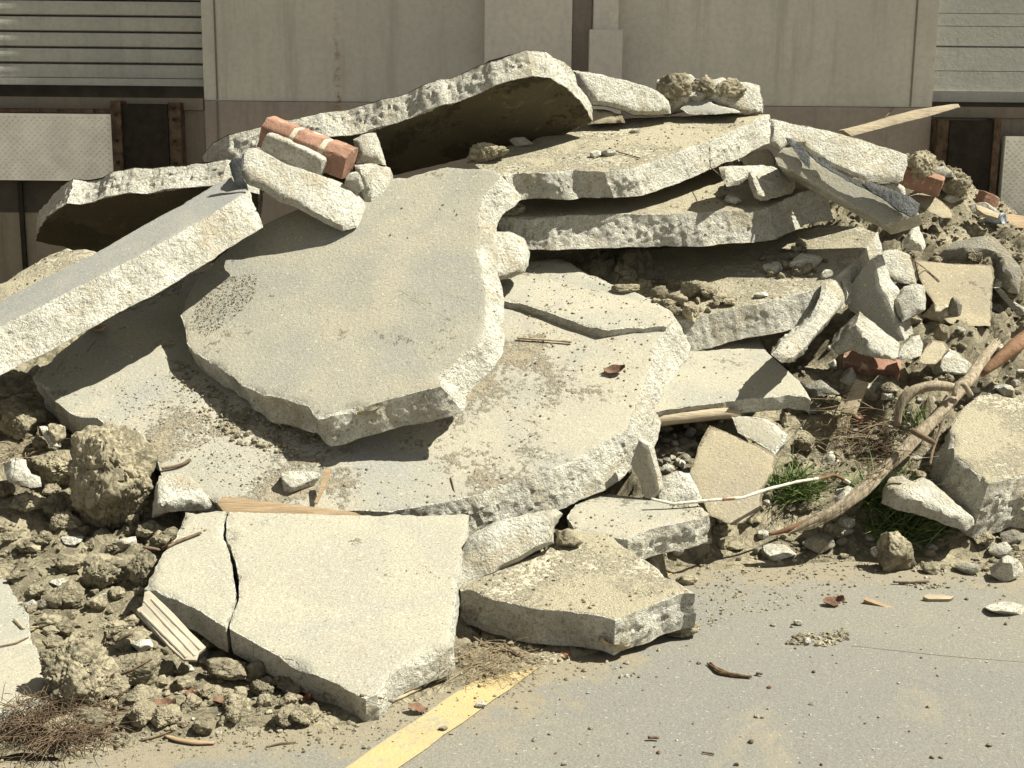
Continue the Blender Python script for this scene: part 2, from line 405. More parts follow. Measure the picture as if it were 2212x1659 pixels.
        rows.append(np.array(L) + nV)
        for k in range(K):
            r0, r1 = rows[k], rows[k + 1]
            for i in range(m):
                j = (i + 1) % m
                faces.append([int(r0[j]), int(r0[i]), int(r1[i]), int(r1[j])])
    Vx = np.concatenate(verts)
    o = link(name, Vx, faces, M[mat], parent=parent, attrs={'brk': np.concatenate(brk)}, tree=tree)
    if label: tag(o, label, cat, group, 'thing')
    return o

_ICO = {}
def ico(sub):
    if sub not in _ICO:
        bm = bmesh.new(); bmesh.ops.create_icosphere(bm, subdivisions=sub, radius=1.0)
        bm.verts.ensure_lookup_table()
        _ICO[sub] = (np.array([v.co[:] for v in bm.verts]), [[v.index for v in f.verts] for f in bm.faces]); bm.free()
    return _ICO[sub]
def rot(e): return np.array(Euler(e).to_matrix())
def rock_v(dims, seed, p=22, npl=13, amp=0.06, fr=2.2, sub=4, kind='rock'):
    r = rng(seed); v, f = ico(sub)
    k = np.arange(npl) + 0.5; ph = np.arccos(1 - 2 * k / npl); th = math.pi * (1 + 5 ** 0.5) * k
    nn = np.stack([np.cos(th) * np.sin(ph), np.sin(th) * np.sin(ph), np.cos(ph)], 1) + r.normal(0, 0.22, (npl, 3))
    nn /= np.linalg.norm(nn, axis=1)[:, None]; nn = nn @ rot(r.uniform(0, 6.28, 3)).T
    d = r.uniform(0.62, 1.0, npl)
    q = np.clip(v @ nn.T, 0, None) / d
    rr = (np.sum(q ** p, 1) + 1e-9) ** (-1 / p)
    if kind == 'clod':
        o = r.uniform(0, 50, 3)
        w1, w2 = worley(v * 1.9 + o)
        rr = rr * (1 + amp * 1.15 * fbm(v * fr + o, 6, 0.72) - amp * 0.7 * np.abs(fbm(v * 3.1 + o, 4, 0.6))) + amp * (np.clip((w2 - w1) * 3.0, 0, 0.5) - 0.3) * 0.5
    else:
        o = r.uniform(0, 50, 3)
        rr = rr * (1 + amp * fbm(v * fr + o, 4, 0.6) + amp * 0.5 * fbm(v * fr * 5 + o, 3, 0.6))
    P = v * rr[:, None]; P = P - (P.max(0) + P.min(0)) / 2
    P = P / (P.max(0) - P.min(0)) * np.array(dims)
    if kind == 'clod':
        ck = np.abs(fbm(P / min(dims) * 3.2 + o + 9, 4, 0.6)); wl, w2l = worley(P * 24 + o)
        P = P + v * (0.05 * min(dims) * fbm(P / min(dims) * 8 + o, 4, 0.7) - 0.05 * min(dims) * np.clip(1 - ck / 0.06, 0, 1) + min(0.012, 0.06 * min(dims)) * (0.5 - wl) + 0.003 * fbm(P * 90 + o, 3))[:, None]
    return P, f
def lump(name, label, cat, box, mat='white', kind='rock', Y=None, dep=0.85, seed=None, sink=0.12, group=None, e=None, flat=None, sub=None, p=None, amp=None, npl=13, parent=None):
    """a loose stone or clod: picture box -> its size; it rests on whatever is under its lower edge"""
    b = PX(box) if isinstance(box, str) else box
    (x0, y0), (x1, y1) = b[0], b[1]
    base = at((x0 + x1) / 2, y1, Y) if Y else hit((x0 + x1) / 2, y1 - 0.06 * (y1 - y0))
    s = scale_at(base); wd = (x1 - x0) * s; hp = (y1 - y0) * s
    th = math.atan2(CAM_H - base[2], base[1]); d = wd * dep
    h = max(0.35 * min(wd, hp), (hp - d * math.sin(th)) / math.cos(th)) if flat is None else flat
    seed = seed if seed is not None else int(x0 * 7 + y0 * 13) % 9973
    clod = kind == 'clod'
    V, f = rock_v((wd, d, h * (1 + sink)), seed, p or (20 if clod else 26), npl, amp if amp is not None else (0.17 if clod else 0.05), 2.3, sub or (6 if wd > 0.16 and clod else 5 if wd > 0.1 else 4 if wd > 0.03 else 3), kind)
    if e: V = V @ rot(e).T
    V = V * (1.06 if clod else 1.0) + base + np.array([0, d * (0.2 if clod else 0.36), h * 0.5 - h * sink * 0.5 + (0.06 * h if clod else 0)])
    r = rng(seed); at_ = {'brk': np.clip(0.62 + 0.5 * fbm(V * 14 + seed, 2), 0, 1)} if not clod else None
    o = link(name, V, f, M[mat], attrs=at_, sharp=32 if not clod else 60, parent=parent)
    return tag(o, label, cat, group) if label else o

def block_v(dims, e, loc, seed, p=26, amp=0.02, sub=5, rnd=0.0):
    v, f = ico(sub)
    q = np.abs(v); rr = (np.sum(q ** p, 1)) ** (-1 / p)
    P = v * rr[:, None] * np.array(dims) * 0.5
    o = rng(seed).uniform(0, 40, 3)
    P = P + v * (amp * min(dims) * (fbm(P / min(dims) * 1.6 + o, 4, 0.6)))[:, None]
    # chipped corners
    c = (q[:, 0] * q[:, 1] * q[:, 2]) * 5.2
    P = P * (1 - np.clip(c - 0.55, 0, 1) * 0.22 * np.clip(vn(P / min(dims) * 0.9 + o) + 0.3, 0, 1))[:, None]
    return P @ rot(e).T + np.array(loc), f
def grid_box(dims, res, e=(0, 0, 0), loc=(0, 0, 0), fn=None):
    """box with evenly divided faces; fn(P) may displace"""
    dx, dy, dz = dims; bm = bmesh.new(); V, Fc = [], []
    for ax in range(3):
        u, w_ = [(1, 2), (2, 0), (0, 1)][ax]
        nu, nw = max(1, int(dims[u] / res)), max(1, int(dims[w_] / res))
        for sg in (-1, 1):
            b0 = len(V)
            for i in range(nu + 1):
                for j in range(nw + 1):
                    p = [0, 0, 0]; p[ax] = sg * dims[ax] / 2; p[u] = (i / nu - .5) * dims[u]; p[w_] = (j / nw - .5) * dims[w_]; V.append(p)
            for i in range(nu):
                for j in range(nw):
                    a = b0 + i * (nw + 1) + j; q = [a, a + nw + 1, a + nw + 2, a + 1]
                    Fc.append(q if sg > 0 else q[::-1])
    bm.free(); V = np.array(V)
    key = {}; idx = []
    for p in V:
        k = tuple(np.round(p, 5)); idx.append(key.setdefault(k, len(key)))
    U_ = np.array(list(key)); Fc = [[idx[i] for i in f] for f in Fc]
    if fn: U_ = fn(U_)
    return U_ @ rot(e).T + np.array(loc), Fc
def merge(parts):
    V, Fc, o = [], [], 0
    for v, f in parts:
        V.append(np.asarray(v)); Fc += [[i + o for i in q] for q in f]; o += len(v)
    return np.concatenate(V), Fc
def box(x0, x1, y0, y1, z0, z1):
    V = [(x, y, z) for x in (x0, x1) for y in (y0, y1) for z in (z0, z1)]
    return np.array(V), [[0, 1, 3, 2], [4, 6, 7, 5], [0, 4, 5, 1], [2, 3, 7, 6], [0, 2, 6, 4], [1, 5, 7, 3]]
def tube_v(pts, rad, seg=8, groove=0.0, seed=0, step=None, flat=1.0):
    pts = np.array(pts, float); rad = np.broadcast_to(np.asarray(rad, float), (len(pts),))
    # smooth resample
    L = np.concatenate([[0], np.cumsum(np.linalg.norm(np.diff(pts, axis=0), axis=1))])
    n = max(3, int(L[-1] / (step or max(rad.mean() * 1.2, 0.004)))); s = np.linspace(0, L[-1], min(n, 140))
    C = np.stack([np.interp(s, L, pts[:, k]) for k in range(3)], 1); Rr = np.interp(s, L, rad)
    for _ in range(3 if len(pts) > 2 else 0): C[1:-1] = 0.25 * C[:-2] + 0.5 * C[1:-1] + 0.25 * C[2:]
    T = np.gradient(C, axis=0); T /= np.linalg.norm(T, axis=1)[:, None] + 1e-9
    up = np.array([0.1, 0.2, 1.0]); A = np.cross(T, up); A /= np.linalg.norm(A, axis=1)[:, None] + 1e-9; B = np.cross(A, T)
    Rr = Rr * (1 + 0.30 * fbm(np.stack([s / max(rad.mean(), .001) * .22 + seed, s * 0, s * 0 + seed * 1.7], 1), 3, .6))
    V = []; ph = np.arange(seg) / seg * 2 * math.pi
    for i in range(len(C)):
        k = np.ones(seg)
        if groove: k = 1 + groove * fbm(np.stack([np.cos(ph) * 2.2, np.sin(ph) * 2.2, np.full(seg, s[i] * 5 + seed)], 1), 4, 0.7)
        V.append(C[i] + (A[i] * (np.cos(ph) * k)[:, None] + B[i] * (np.sin(ph) * k)[:, None] * flat) * Rr[i])
    V = np.concatenate(V); Fc = []
    for i in range(len(C) - 1):
        for j in range(seg):
            k = (j + 1) % seg; Fc.append([i * seg + j, i * seg + k, (i + 1) * seg + k, (i + 1) * seg + j])
    Fc.append(list(range(seg))[::-1]); Fc.append([(len(C) - 1) * seg + j for j in range(seg)])
    return V, Fc
def drape(pts, lift):
    return [hit(*q) + np.array([0, 0, lift]) for q in pts]

# ---------------------------------------------------------------- pavement and painted line
def pavement_mat():
    m = NB('worn pavement concrete')
    a = m.mix(m.ramp(m.noise(0.9, 6, 0.6, 0.6), 0.35, 0.65), (0.196, 0.192, 0.168), (0.226, 0.214, 0.172))
    a = m.mix(m.ramp(m.noise(140, 3, 0.7), 0.32, 0.6, 0.42, 0), a, (0.10, 0.095, 0.085))
    a = m.mix(m.ramp(m.noise(90, 3, 0.7), 0.62, 0.7, 0, 0.5), a, (0.56, 0.54, 0.47))
    a = m.mix(m.ramp(m.noise(1.6, 8, 0.7, 1.5), 0.55, 0.75, 0, 0.55), a, (0.30, 0.255, 0.17))
    a = m.mix(m.ramp(m.vor(9.0), 0.02, 0.05, 0.8, 0), a, (0.07, 0.06, 0.05))
    soil = m.ramp(m.math('ADD', m.attr('soil'), m.math('MULTIPLY', m.math('SUBTRACT', m.noise(7, 9, 0.78), 0.5), 2.2)), 0.42, 0.72)
    a = m.mix(m.math('MULTIPLY', soil, 0.85), a, m.mix(m.noise(60, 4, 0.7), (0.18, 0.155, 0.105), (0.30, 0.262, 0.185)))
    return m.done(a, 0.9, m.bump(m.noise(110, 5, 0.75), 0.006, 0.8), 0.2)
SOILP = PX('PX -60,1640 120,1640 300,1600 560,1560 760,1560 900,1500 1040,1465 1150,1440 1300,1400 1400,1372 1432,1300 1440,1235 1600,1222 1750,1212 1890,1205 2050,1230 2250,1225')
SOILW = np.array([at(x, y, 1.0) for x, y in SOILP])
SOILG = np.array([CAMV + ray(x, y) * (CAM_H / -ray(x, y)[2]) for x, y in SOILP])
def front_y(X):                                             # where the foot of the heap meets the pavement
    i = np.argsort(SOILG[:, 0]); return np.interp(X, SOILG[i, 0], SOILG[i, 1])
gx = np.concatenate([[-200, -40, -8], np.arange(-3, 3.01, 0.04), [8, 40, 200]]); gy = np.concatenate([[-200, -20, 0, 1.5], np.arange(2.2, 5.01, 0.04), [7, 20, 200]])
GX, GY = np.meshgrid(gx, gy); V = np.stack([GX.ravel(), GY.ravel(), np.zeros(GX.size)], 1)
def gridf(nx, ny): return [[j * nx + i, j * nx + i + 1, (j + 1) * nx + i + 1, (j + 1) * nx + i] for j in range(ny - 1) for i in range(nx - 1)]
dist = front_y(V[:, 0]) - V[:, 1]
soil = np.clip(1 - dist / (0.5 + 0.35 * fbm(V * 2.0 + 3, 3)), 0, 1) ** 1.3 * 0.95
pav = link('pavement', V, gridf(len(gx), len(gy)), pavement_mat(), attrs={'soil': soil}, origin=np.zeros(3))
tag(pav, kind='structure')
def gp(x, y): d = ray(x, y); return CAMV + d * (CAM_H / -d[2])
def ypaint():
    m = NB('worn yellow paint')
    c = m.mix(m.ramp(m.noise(5, 6, 0.65, 0.5), 0.35, 0.65), (0.40, 0.315, 0.155), (0.34, 0.27, 0.14))
    c = m.mix(m.ramp(m.math('ADD', m.math('MULTIPLY', m.noise(70, 5, 0.75), 0.6), m.math('MULTIPLY', m.noise(6, 4, 0.7), 0.4)), 0.5, 0.62, 0, 0.85), c, (0.25, 0.235, 0.19))
    c = m.mix(m.ramp(m.noise(4, 7, 0.75), 0.58, 0.72, 0, 0.6), c, (0.36, 0.28, 0.16))
    return m.done(c, 0.8, m.bump(m.noise(110, 4, 0.7), 0.004, 0.7))
l0, l1, r0, r1 = gp(751, 1657), gp(1020, 1488), gp(868, 1657), gp(1130, 1455)
cl0, cr0 = l0, r0; dv = ((l1 - l0) / np.linalg.norm(l1 - l0) + (r1 - r0) / np.linalg.norm(r1 - r0)); dv /= np.linalg.norm(dv)
V = []; n_ = 60
for k in range(n_ + 1):
    s = -1.2 + 4.6 * k / n_
    V += [cl0 + dv * s + np.array([0.003 * math.sin(k * 1.7), 0, 0.004]), cr0 + dv * s + np.array([0.003 * math.sin(k * 2.3 + 1), 0, 0.004])]
tag(link('road_marking', V, [[2 * k, 2 * k + 1, 2 * k + 3, 2 * k + 2] for k in range(n_)], ypaint(), origin=np.zeros(3)), kind='structure')

# ---------------------------------------------------------------- loading dock building behind the heap
YW = 7.2
bld = empty('warehouse', (0.3, YW, 0), 'grey rendered loading dock building with two roller doors behind the heap', 'building')
def wallmat(name, a, b, streak=0.5, rust=None):
    m = NB(name)
    c = m.mix(m.ramp(m.noise(0.9, 6, 0.6, 0.5), 0.35, 0.65), a, b)
    mp = m.n('Mapping'); m.put(mp.inputs[0], m.co()); mp.inputs['Scale'].default_value = (9, 9, 0.7)
    c = m.mix(m.ramp(m.noise(1.0, 6, 0.7, 0, mp.outputs[0]), 0.5, 0.72, 0, streak), c, tuple(x * 0.6 for x in a))
    c = m.mix(m.ramp(m.noise(30, 5, 0.7), 0.35, 0.6, 0.3, 0), c, tuple(x * 0.6 for x in a))
    rs = m.n('Mapping'); m.put(rs.inputs[0], m.co()); rs.inputs['Scale'].default_value = (3.1, 3.1, 0.5)
    c = m.mix(m.ramp(m.noise(2.0, 8, 0.8, 0, rs.outputs[0]), 0.69, 0.74, 0, 0.7), c, (0.20, 0.09, 0.035))
    c = m.mix(m.ramp(m.noise(2.2, 7, 0.72, 0.8), 0.5, 0.7, 0, 0.35), c, tuple(x * 0.72 for x in b))
    if rust is not None:
        tc = m.n('TexCoord'); sp = m.n('SeparateXYZ'); m.put(sp.inputs[0], tc.outputs['Object'])
        dx = m.math('ABSOLUTE', m.math('ADD', m.math('SUBTRACT', sp.outputs[0], rust), m.math('MULTIPLY', m.math('SUBTRACT', m.noise(9, 3, 0.6), 0.5), 0.03)))
        mk = m.math('MULTIPLY', m.ramp(dx, 0.004, 0.028, 1, 0), m.ramp(m.noise(26, 5, 0.75), 0.42, 0.62)); mk = m.math('MULTIPLY', mk, m.ramp(sp.outputs[2], 1.5, 2.3, 1.0, 0.1))
        c = m.mix(mk, c, (0.26, 0.15, 0.065))
    return m.done(c, 0.92, m.bump(m.noise(45, 6, 0.7), 0.004, 0.8), 0.05)
WU = wallmat('grey wall paint', (0.64, 0.605, 0.515), (0.53, 0.51, 0.435), 0.6, -1.295)
WB = wallmat('pinkish base paint', (0.40, 0.345, 0.29), (0.33, 0.287, 0.243), 0.7, -1.295)
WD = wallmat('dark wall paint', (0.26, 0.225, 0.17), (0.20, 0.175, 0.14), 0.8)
WP = wallmat('white wall panel', (0.68, 0.64, 0.55), (0.63, 0.60, 0.52), 0.3)
DOORM = wallmat('grey green enamel', (0.46, 0.455, 0.40), (0.38, 0.378, 0.34), 0.5)
RUST = plain('rusty steel', (0.09, 0.06, 0.038), 0.85, 0.5, 20, 0.006)
RUBB = plain('black rubber', (0.022, 0.017, 0.011), 0.8, 0.4, 14, 0.006)
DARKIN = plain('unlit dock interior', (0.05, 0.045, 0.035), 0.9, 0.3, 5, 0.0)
def part(name, pieces, mat, label=None, par=bld, sharp=38, smooth=False, split=False):
    if split:
        for q in pieces: part(name, [q], mat, label, par)
        return
    V, Fc = merge(pieces)
    o = link(name, V, Fc, mat, parent=None, smooth=smooth, sharp=sharp, origin=np.array(bld.location))
    o.location = (0, 0, 0) if par is bld else (0, 0, 0); o.parent = par
    if label: o['label'] = label
    return o
LX, RX = -1.745, 2.346
part('wall', [box(LX, RX, YW, YW + .3, 1.655, 6.0), box(-9, LX - .0, YW, YW + .3, 3.9, 6.0), box(RX, 9, YW, YW + .3, 3.9, 6.0)], WU)
part('base_wall', [box(LX + .003, RX - .003, YW - .012, YW + .3, -.1, 1.652)], WB, 'darker pinkish painted base of the wall')
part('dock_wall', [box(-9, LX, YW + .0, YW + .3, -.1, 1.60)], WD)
part('pit_shade_panel', [box(-3.3, -2.245, YW - .004, YW - .001, 1.02, 1.2)], DARKIN)  # flat dark panel painting the shade of the void under the plate
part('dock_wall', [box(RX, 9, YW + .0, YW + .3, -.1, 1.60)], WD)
part('pier', [box(-.17, .31, YW - .09, YW - .002, 1.30, 6.0)], WP)
part('pier_shade_strip', [box(.315, .42, YW - .03, YW - .001, 1.3, 6)], WB)  # darker raised strip painting the shade between pier and downpipe
# seams of the cladding
part('seam_strip', [box(LX + .07, LX + .078, YW - .006, YW - .001, 1.66, 6), box(2.22, 2.228, YW - .006, YW - .001, 1.66, 6), box(LX + .07, LX + .078, YW - .018, YW - .0125, 0.5, 1.65)], WD, split=True)
pipe = part('downpipe', [box(.425, .56, YW - .13, YW - .032, 2.05, 6.0)], WP, 'flat pale downpipe')
part('pipe_boot', [box(.405, .585, YW - .15, YW - .033, 1.2, 2.048)], WP)
# door on the left: curved interlocking slats
def slats(x0, x1, z0, z1, pitch, y, depth):
    prof = []
    z = z0
    while z < z1:
        for s, d in ((0, 0.55), (.04, .85), (.3, 1.0), (.6, .95), (.86, .75), (.885, .3), (.89, -1.6), (.985, -1.6)):
            prof.append((z + s * pitch, y - d * depth))
        z += pitch
    V = [(x, p[1], p[0]) for p in prof for x in (x0, x1)]
    return np.array(V), [[2 * i, 2 * i + 1, 2 * i + 3, 2 * i + 2] for i in range(len(prof) - 1)]
d1 = part('roller_door', [slats(-5, LX - .004, 1.775, 4.0, .0865, YW + .13, .032)], DOORM, 'roller door of narrow curved slats, not quite closed', smooth=True, sharp=50)
part('bottom_bar', [box(-5, LX - .006, YW + .09, YW + .14, 1.735, 1.774)], DOORM, par=d1)
part('dock_interior', [box(-5, LX, YW + .6, YW + .7, 1.3, 4), box(RX, 6, YW + .6, YW + .7, 1.3, 4)], DARKIN, split=True)
part('dock_floor', [box(-5, LX - .004, YW - .02, YW + .6, 1.601, 1.665)], WD)
part('dock_floor', [box(RX + .004, 6, YW - .02, YW + .6, 1.601, 1.66)], WD)
d2 = part('roller_door', [box(RX + .006, 5.5, YW + .10, YW + .13, a, b) for a, b in ((1.75, 1.86), (1.863, 1.99), (2.0, 2.105), (2.108, 2.175), (2.178, 2.275), (2.29, 2.60), (2.61, 2.9), (2.91, 4.0))] + [box(RX + .006, 5.5, YW + .125, YW + .14, 1.74, 4)],
          DOORM, 'sectional door of wide flat panels')
part('bottom_bar', [box(RX + .007, 5.5, YW + .08, YW + .14, 1.69, 1.748)], DOORM, par=d2)
# bumpers, rusty angles and chequer plate lips of the two docks
PLATEM = plain('white painted steel', (0.85, 0.835, 0.73), 0.6, 0.12, 7, 0.002)
def plate(x0, x1, z0, z1, y):
    pcs = [box(x0, x1, y, y + .05, z0, z1)]; k = 0; z = z0 + .015
    while z < z1 - .02:
        x = x0 + .015 + (k % 2) * .017
        while x < x1 - .02:
            s = 1 if (k % 2) else -1; c = np.array([x, y - .002, z]); a = .6 * s
            u = np.array([math.cos(a), 0, math.sin(a)]) * .011; v = np.array([-math.sin(a), 0, math.cos(a)]) * .0035
            q = np.array([c - u, c + v, c + u, c - v]); t = np.concatenate([q, q + np.array([0, .003, 0])])
            q[:, 1] -= .0
            top = c + np.array([0, -.006, 0])
            pcs.append((np.concatenate([q, [top]]), [[0, 1, 4], [1, 2, 4], [2, 3, 4], [3, 0, 4]]))
            x += .034
        z += .0165; k += 1
    return pcs
p1 = part('dock_plate', plate(-3.3, -2.245, 1.205, 1.572, YW - .1), PLATEM, 'white chequer plate lip with rust specks')
part('plate_hinge', [box(-3.3, -2.245, YW - .085, YW - .003, 1.575, 1.598)] + [box(x, x + .16, YW - .10, YW - .086, 1.577, 1.597) for x in (-3.1, -2.8, -2.5)], RUST, par=p1, split=True)
p2 = part('dock_plate', plate(2.73, 4.0, 1.06, 1.50, YW - .12), PLATEM, 'white chequer plate lip at the second dock')
b1 = part('dock_bumper', [box(-2.177, -1.927, YW - .11, YW - .001, 1.27, 1.63)], RUBB)
part('bumper_bracket', [box(-2.235, -2.18, YW - .13, YW - .001, 1.18, 1.645)], RUST, par=b1)
part('bumper_bracket', [box(-1.924, -1.858, YW - .10, YW - .001, 1.22, 1.64)], RUST, par=b1)
part('bolt', [box(-1.90, -1.885, YW - .112, YW - .10, z, z + .015) for z in (1.3, 1.42, 1.54, 1.6)] + [box(-2.215, -2.2, YW - .142, YW - .13, z, z + .015) for z in (1.3, 1.42, 1.56)], RUBB, par=b1, split=True)
b2 = part('dock_bumper', [box(2.42, 2.66, YW - .11, YW - .001, 1.12, 1.585)], RUBB)
part('bumper_bracket', [box(2.662, 2.70, YW - .12, YW - .001, 1.0, 1.595)], RUST, par=b2)
part('bumper_bracket', [box(2.352, 2.418, YW - .10, YW - .001, 0.9, 1.59)], RUST, par=b2)
part('dock_wall_joint', [box(-2.82, -2.795, YW - .02, YW - .001, 0, 1.19)], RUBB)
part('added_sunshade', [box(-9, 9, YW - .46, YW - .002, 3.0, 3.14)], WU)  # unseen overhang above the view, added to keep sun off the wall
bld.rotation_euler = (0, math.radians(0.55), 0)

# ---------------------------------------------------------------- earth heap under and around the slabs
CTRL = []
for s in ('100,1450,3.28 200,1400,3.42 60,1350,3.45 200,1250,3.75 100,1250,3.72 330,1200,3.85 150,1150,4.0 50,1050,4.2 50,950,4.32 30,860,4.6 300,1350,3.42 350,1420,3.28 450,1450,3.22 560,1500,3.12 900,1450,3.2 1100,1400,3.38 1300,1385,3.44 '
          '1600,1180,4.27 1700,1150,4.35 2000,1200,4.2 1800,1000,4.7 1750,900,4.9 1750,800,5.1 2000,850,4.9 2100,1000,4.6 2200,1150,4.35 1650,1050,4.55 1800,720,5.3 2050,700,5.3 2100,550,5.7 2000,500,5.8 2150,440,6.2 2050,370,6.3 2212,500,6.0 2212,700,5.3 2212,850,4.9 1980,345,6.3 1500,1000,4.5 1450,950,4.6 1550,950,4.65 1420,1020,4.4').split():
    a, b, c = map(float, s.split(',')); CTRL.append(at(a, b, c))
for q in ((-.5, 3.5, .03), (-.2, 3.2, 0.0), (-.9, 3.7, .1), (-.5, 4.2, .15), (-1.2, 4.3, .22), (.3, 4.3, .15), (.2, 3.7, .04), (.5, 3.6, .03), (-.3, 4.7, .45), (-.4, 5.2, .8), (-.2, 5.7, 1.0), (.5, 5.6, .95), (.3, 5.0, .6), (.9, 5.0, .42), (.9, 5.5, .75), (1.3, 5.7, .9),
          (.9, 6.1, 1.4), (.3, 6.1, 1.4), (-.95, 5.35, 1.0), (-1.0, 5.8, .95), (-.6, 6.0, .8), (-1.4, 4.6, .4), (-1.4, 5.2, .5), (-1.7, 5.0, .35), (-2.2, 5.0, .3), (-2.4, 6.0, .3), (-1.2, 6.1, .5), (0, 6.9, .6), (1.5, 6.9, .9), (-1.5, 6.9, .3), (2.6, 6.9, 1.0), (2.6, 6.2, 1.0), (3.2, 5.5, .8), (2.8, 4.9, .45), (2.6, 4.4, .05), (-2.6, 4.2, .2), (-2.9, 3.6, .03), (.8, 4.6, .3)):
    CTRL.append(np.array(q))
CTRL = np.array(CTRL)
def dirt_h(x, y):
    P = np.stack([x, y], 1); num = 0; den = 0
    for c in CTRL:
        d2 = (P[:, 0] - c[0]) ** 2 + (P[:, 1] - c[1]) ** 2 + 0.004
        wt = d2 ** -1.9; num = num + wt * c[2]; den = den + wt
    h = num / den
    e = P[:, 1] - front_y(P[:, 0])
    k = np.clip(e / 0.22, 0, 1); k = k * k * (3 - 2 * k)
    return (h - 0.012) * k + np.clip(e, -1, 0) * 0.3 + 0.012 * (e > -0.02)
xs = np.arange(-3.2, 3.2, 0.0135); ys = np.arange(2.75, 7.15, 0.0145)
GX, GY = np.meshgrid(xs, ys); X, Y = GX.ravel(), GY.ravel()
Z = dirt_h(X, Y); Pn = np.stack([X, Y, np.zeros_like(X)], 1)
e = np.clip((Y - front_y(X)) / 0.35, 0, 1)
w1, w2 = worley(Pn * 9.0 + fbm(Pn * 6, 2)[:, None] * 0.35)
wa, wb_ = worley(Pn * 21.0 + 7)
lumps = (0.5 - w1) * 0.075 + np.clip((w2 - w1) * 1.6, 0, 0.5) * 0.05 + (0.5 - wa) * 0.04 + np.clip((wb_ - wa) * 1.6, 0, 0.5) * 0.022 + 0.035 * fbm(Pn * 5 + 4, 5, 0.62) + 0.014 * fbm(Pn * 40, 3)
Z = Z + lumps * (0.18 + 0.82 * e) * np.clip(0.6 + 1.2 * fbm(Pn * 1.7 + 9, 2), 0.25, 1.2)
keep = (Z > -0.03).reshape(GX.shape)
nx, ny = len(xs), len(ys)
Fc = [[j * nx + i, j * nx + i + 1, (j + 1) * nx + i + 1, (j + 1) * nx + i] for j in range(ny - 1) for i in range(nx - 1) if keep[j, i] or keep[j + 1, i + 1]]
us = np.unique(np.array(Fc)); mp = -np.ones(nx * ny, int); mp[us] = np.arange(len(us)); Fc = mp[np.array(Fc)]
dirt = link('dirt_ground', np.stack([X, Y, Z], 1)[us], Fc, M['earth'], origin=np.zeros(3), sharp=0)
tag(dirt, kind='structure')

# ---------------------------------------------------------------- the great slabs
def vext(px, py, t): d = ray(px, py); return d / np.linalg.norm(d) * t
G1 = 'broken concrete slabs of the heap'
slab('concrete_slab', 'pale sandy slab lying lowest in front, its pointed corner over the pavement', 'concrete slab',
     'PX 496,1105 600,1108 770,1113 840,1108 1014,1110 1006,1175 990,1240 985,1290 977,1340 978,1395 940,1412 905,1425 870,1440 840,1462 815,1500 790,1506 770,1501 715,1472 660,1447 600,1414 540,1382 496,1358 500,1338 506,1322 517,1290 515,1250 509,1215 498,1180 488,1150 490,1125',
     (770, 1500, 2.95), sl=(0.0, 0.23), t=0.085, mat='pale', side=0.008, group=G1)
slab('concrete_slab', 'small corner piece cracked off the left of the pale sandy front slab', 'concrete slab',
     'PX 400,1100 440,1101 488,1104 482,1125 480,1150 491,1182 501,1216 507,1250 509,1290 499,1322 491,1340 487,1354 420,1312 360,1285 310,1262 330,1230 345,1205 362,1180 380,1160 390,1130',
     (770, 1500, 2.945), sl=(0.0, 0.23), t=0.085, mat='pale', side=0.008, group=G1)
slab('concrete_slab', 'widest grey slab lying under the big central slab, split by a dark open crack', 'concrete slab',
     'PX 848,1104 949,1087 1036,1067 1090,1044 1198,1013 1241,993 1278,973 1319,946 1356,926 1372,889 1392,832 1406,788 1420,740 1430,725 1448,710 1455,690 1453,677 1426,660 1392,640 1318,613 1258,583 1243,568 1228,561 1211,561 1140,566 1000,566 700,560 520,560 400,590 300,650 190,715 90,790 70,815 95,838 120,868 150,892 175,900 210,903 225,918 245,930 290,930 325,955 338,990 352,1030 430,1062 470,1085 640,1096',
     (1000, 1075, 3.95), sl=(0.0, 0.5), t=0.125, ext=(0.055, 0.025, -0.12), mat='dusty', side=0.016, flare=0.014, warp=0.012, group=G1)
slab('concrete_slab', 'raised tongue of concrete over the dark open crack right of the big central slab', 'concrete slab',
     'PX 1040,630 1073,643 1130,655 1200,680 1250,697 1303,711 1380,705 1440,705 1452,690 1450,676 1426,659 1392,638 1318,611 1258,581 1243,566 1228,559 1211,559 1140,563 1040,575',
     (1303, 711, 4.74), n=(0.04, -0.36, 1.0), t=0.055, mat='dusty', side=0.008, group=G1)
slab('concrete_slab', 'big central slab leaning towards the viewer on the middle of the heap', 'concrete slab',
     'PX 685,902 672,888 665,875 632,865 600,855 571,852 548,842 524,832 505,815 487,805 468,790 450,781 420,761 403,741 400,714 390,681 403,647 430,600 464,565 540,500 640,455 760,415 848,387 905,374 966,361 1010,365 1045,366 1068,367 1082,382 1072,396 1056,408 1044,426 1036,450 1034,487 1032,538 1038,575 1044,603 1050,654 1046,711 1027,741 989,771 953,805 952,832 895,845 835,862 734,889',
     (685, 902, 4.10), sl=(0.27, 0.70), t=0.10, ext=(0.05, 0.03, -0.085), mat='grey', side=0.014, flare=0.022, chip=0.35, warp=0.02, group=G1)
slab('concrete_slab', 'long narrow slab with a smooth blue grey face slanting down to the left edge', 'concrete slab',
     'PX -170,728 -170,800 0,704 100,654 200,603 302,551 400,494 480,447 538,409 512,396 497,380 400,436 300,492 198,551 100,598 0,648',
     (302, 551, 4.55), sl=(0.3, 0.35), t=0.145, ext=(0.06, -0.08, -0.14), mat='slate', side=0.016, flare=0.0, chip=0.3, group=G1)
slab('concrete_slab', 'sandy strip of slab half hidden behind the long narrow blue grey one', 'concrete slab',
     'PX -120,690 0,612 60,575 100,553 140,534 180,536 215,541 200,560 100,610 0,655 -100,720', (140, 540, 5.1), sl=(0.15, 0.5), t=0.08, mat='soiled', group=G1)
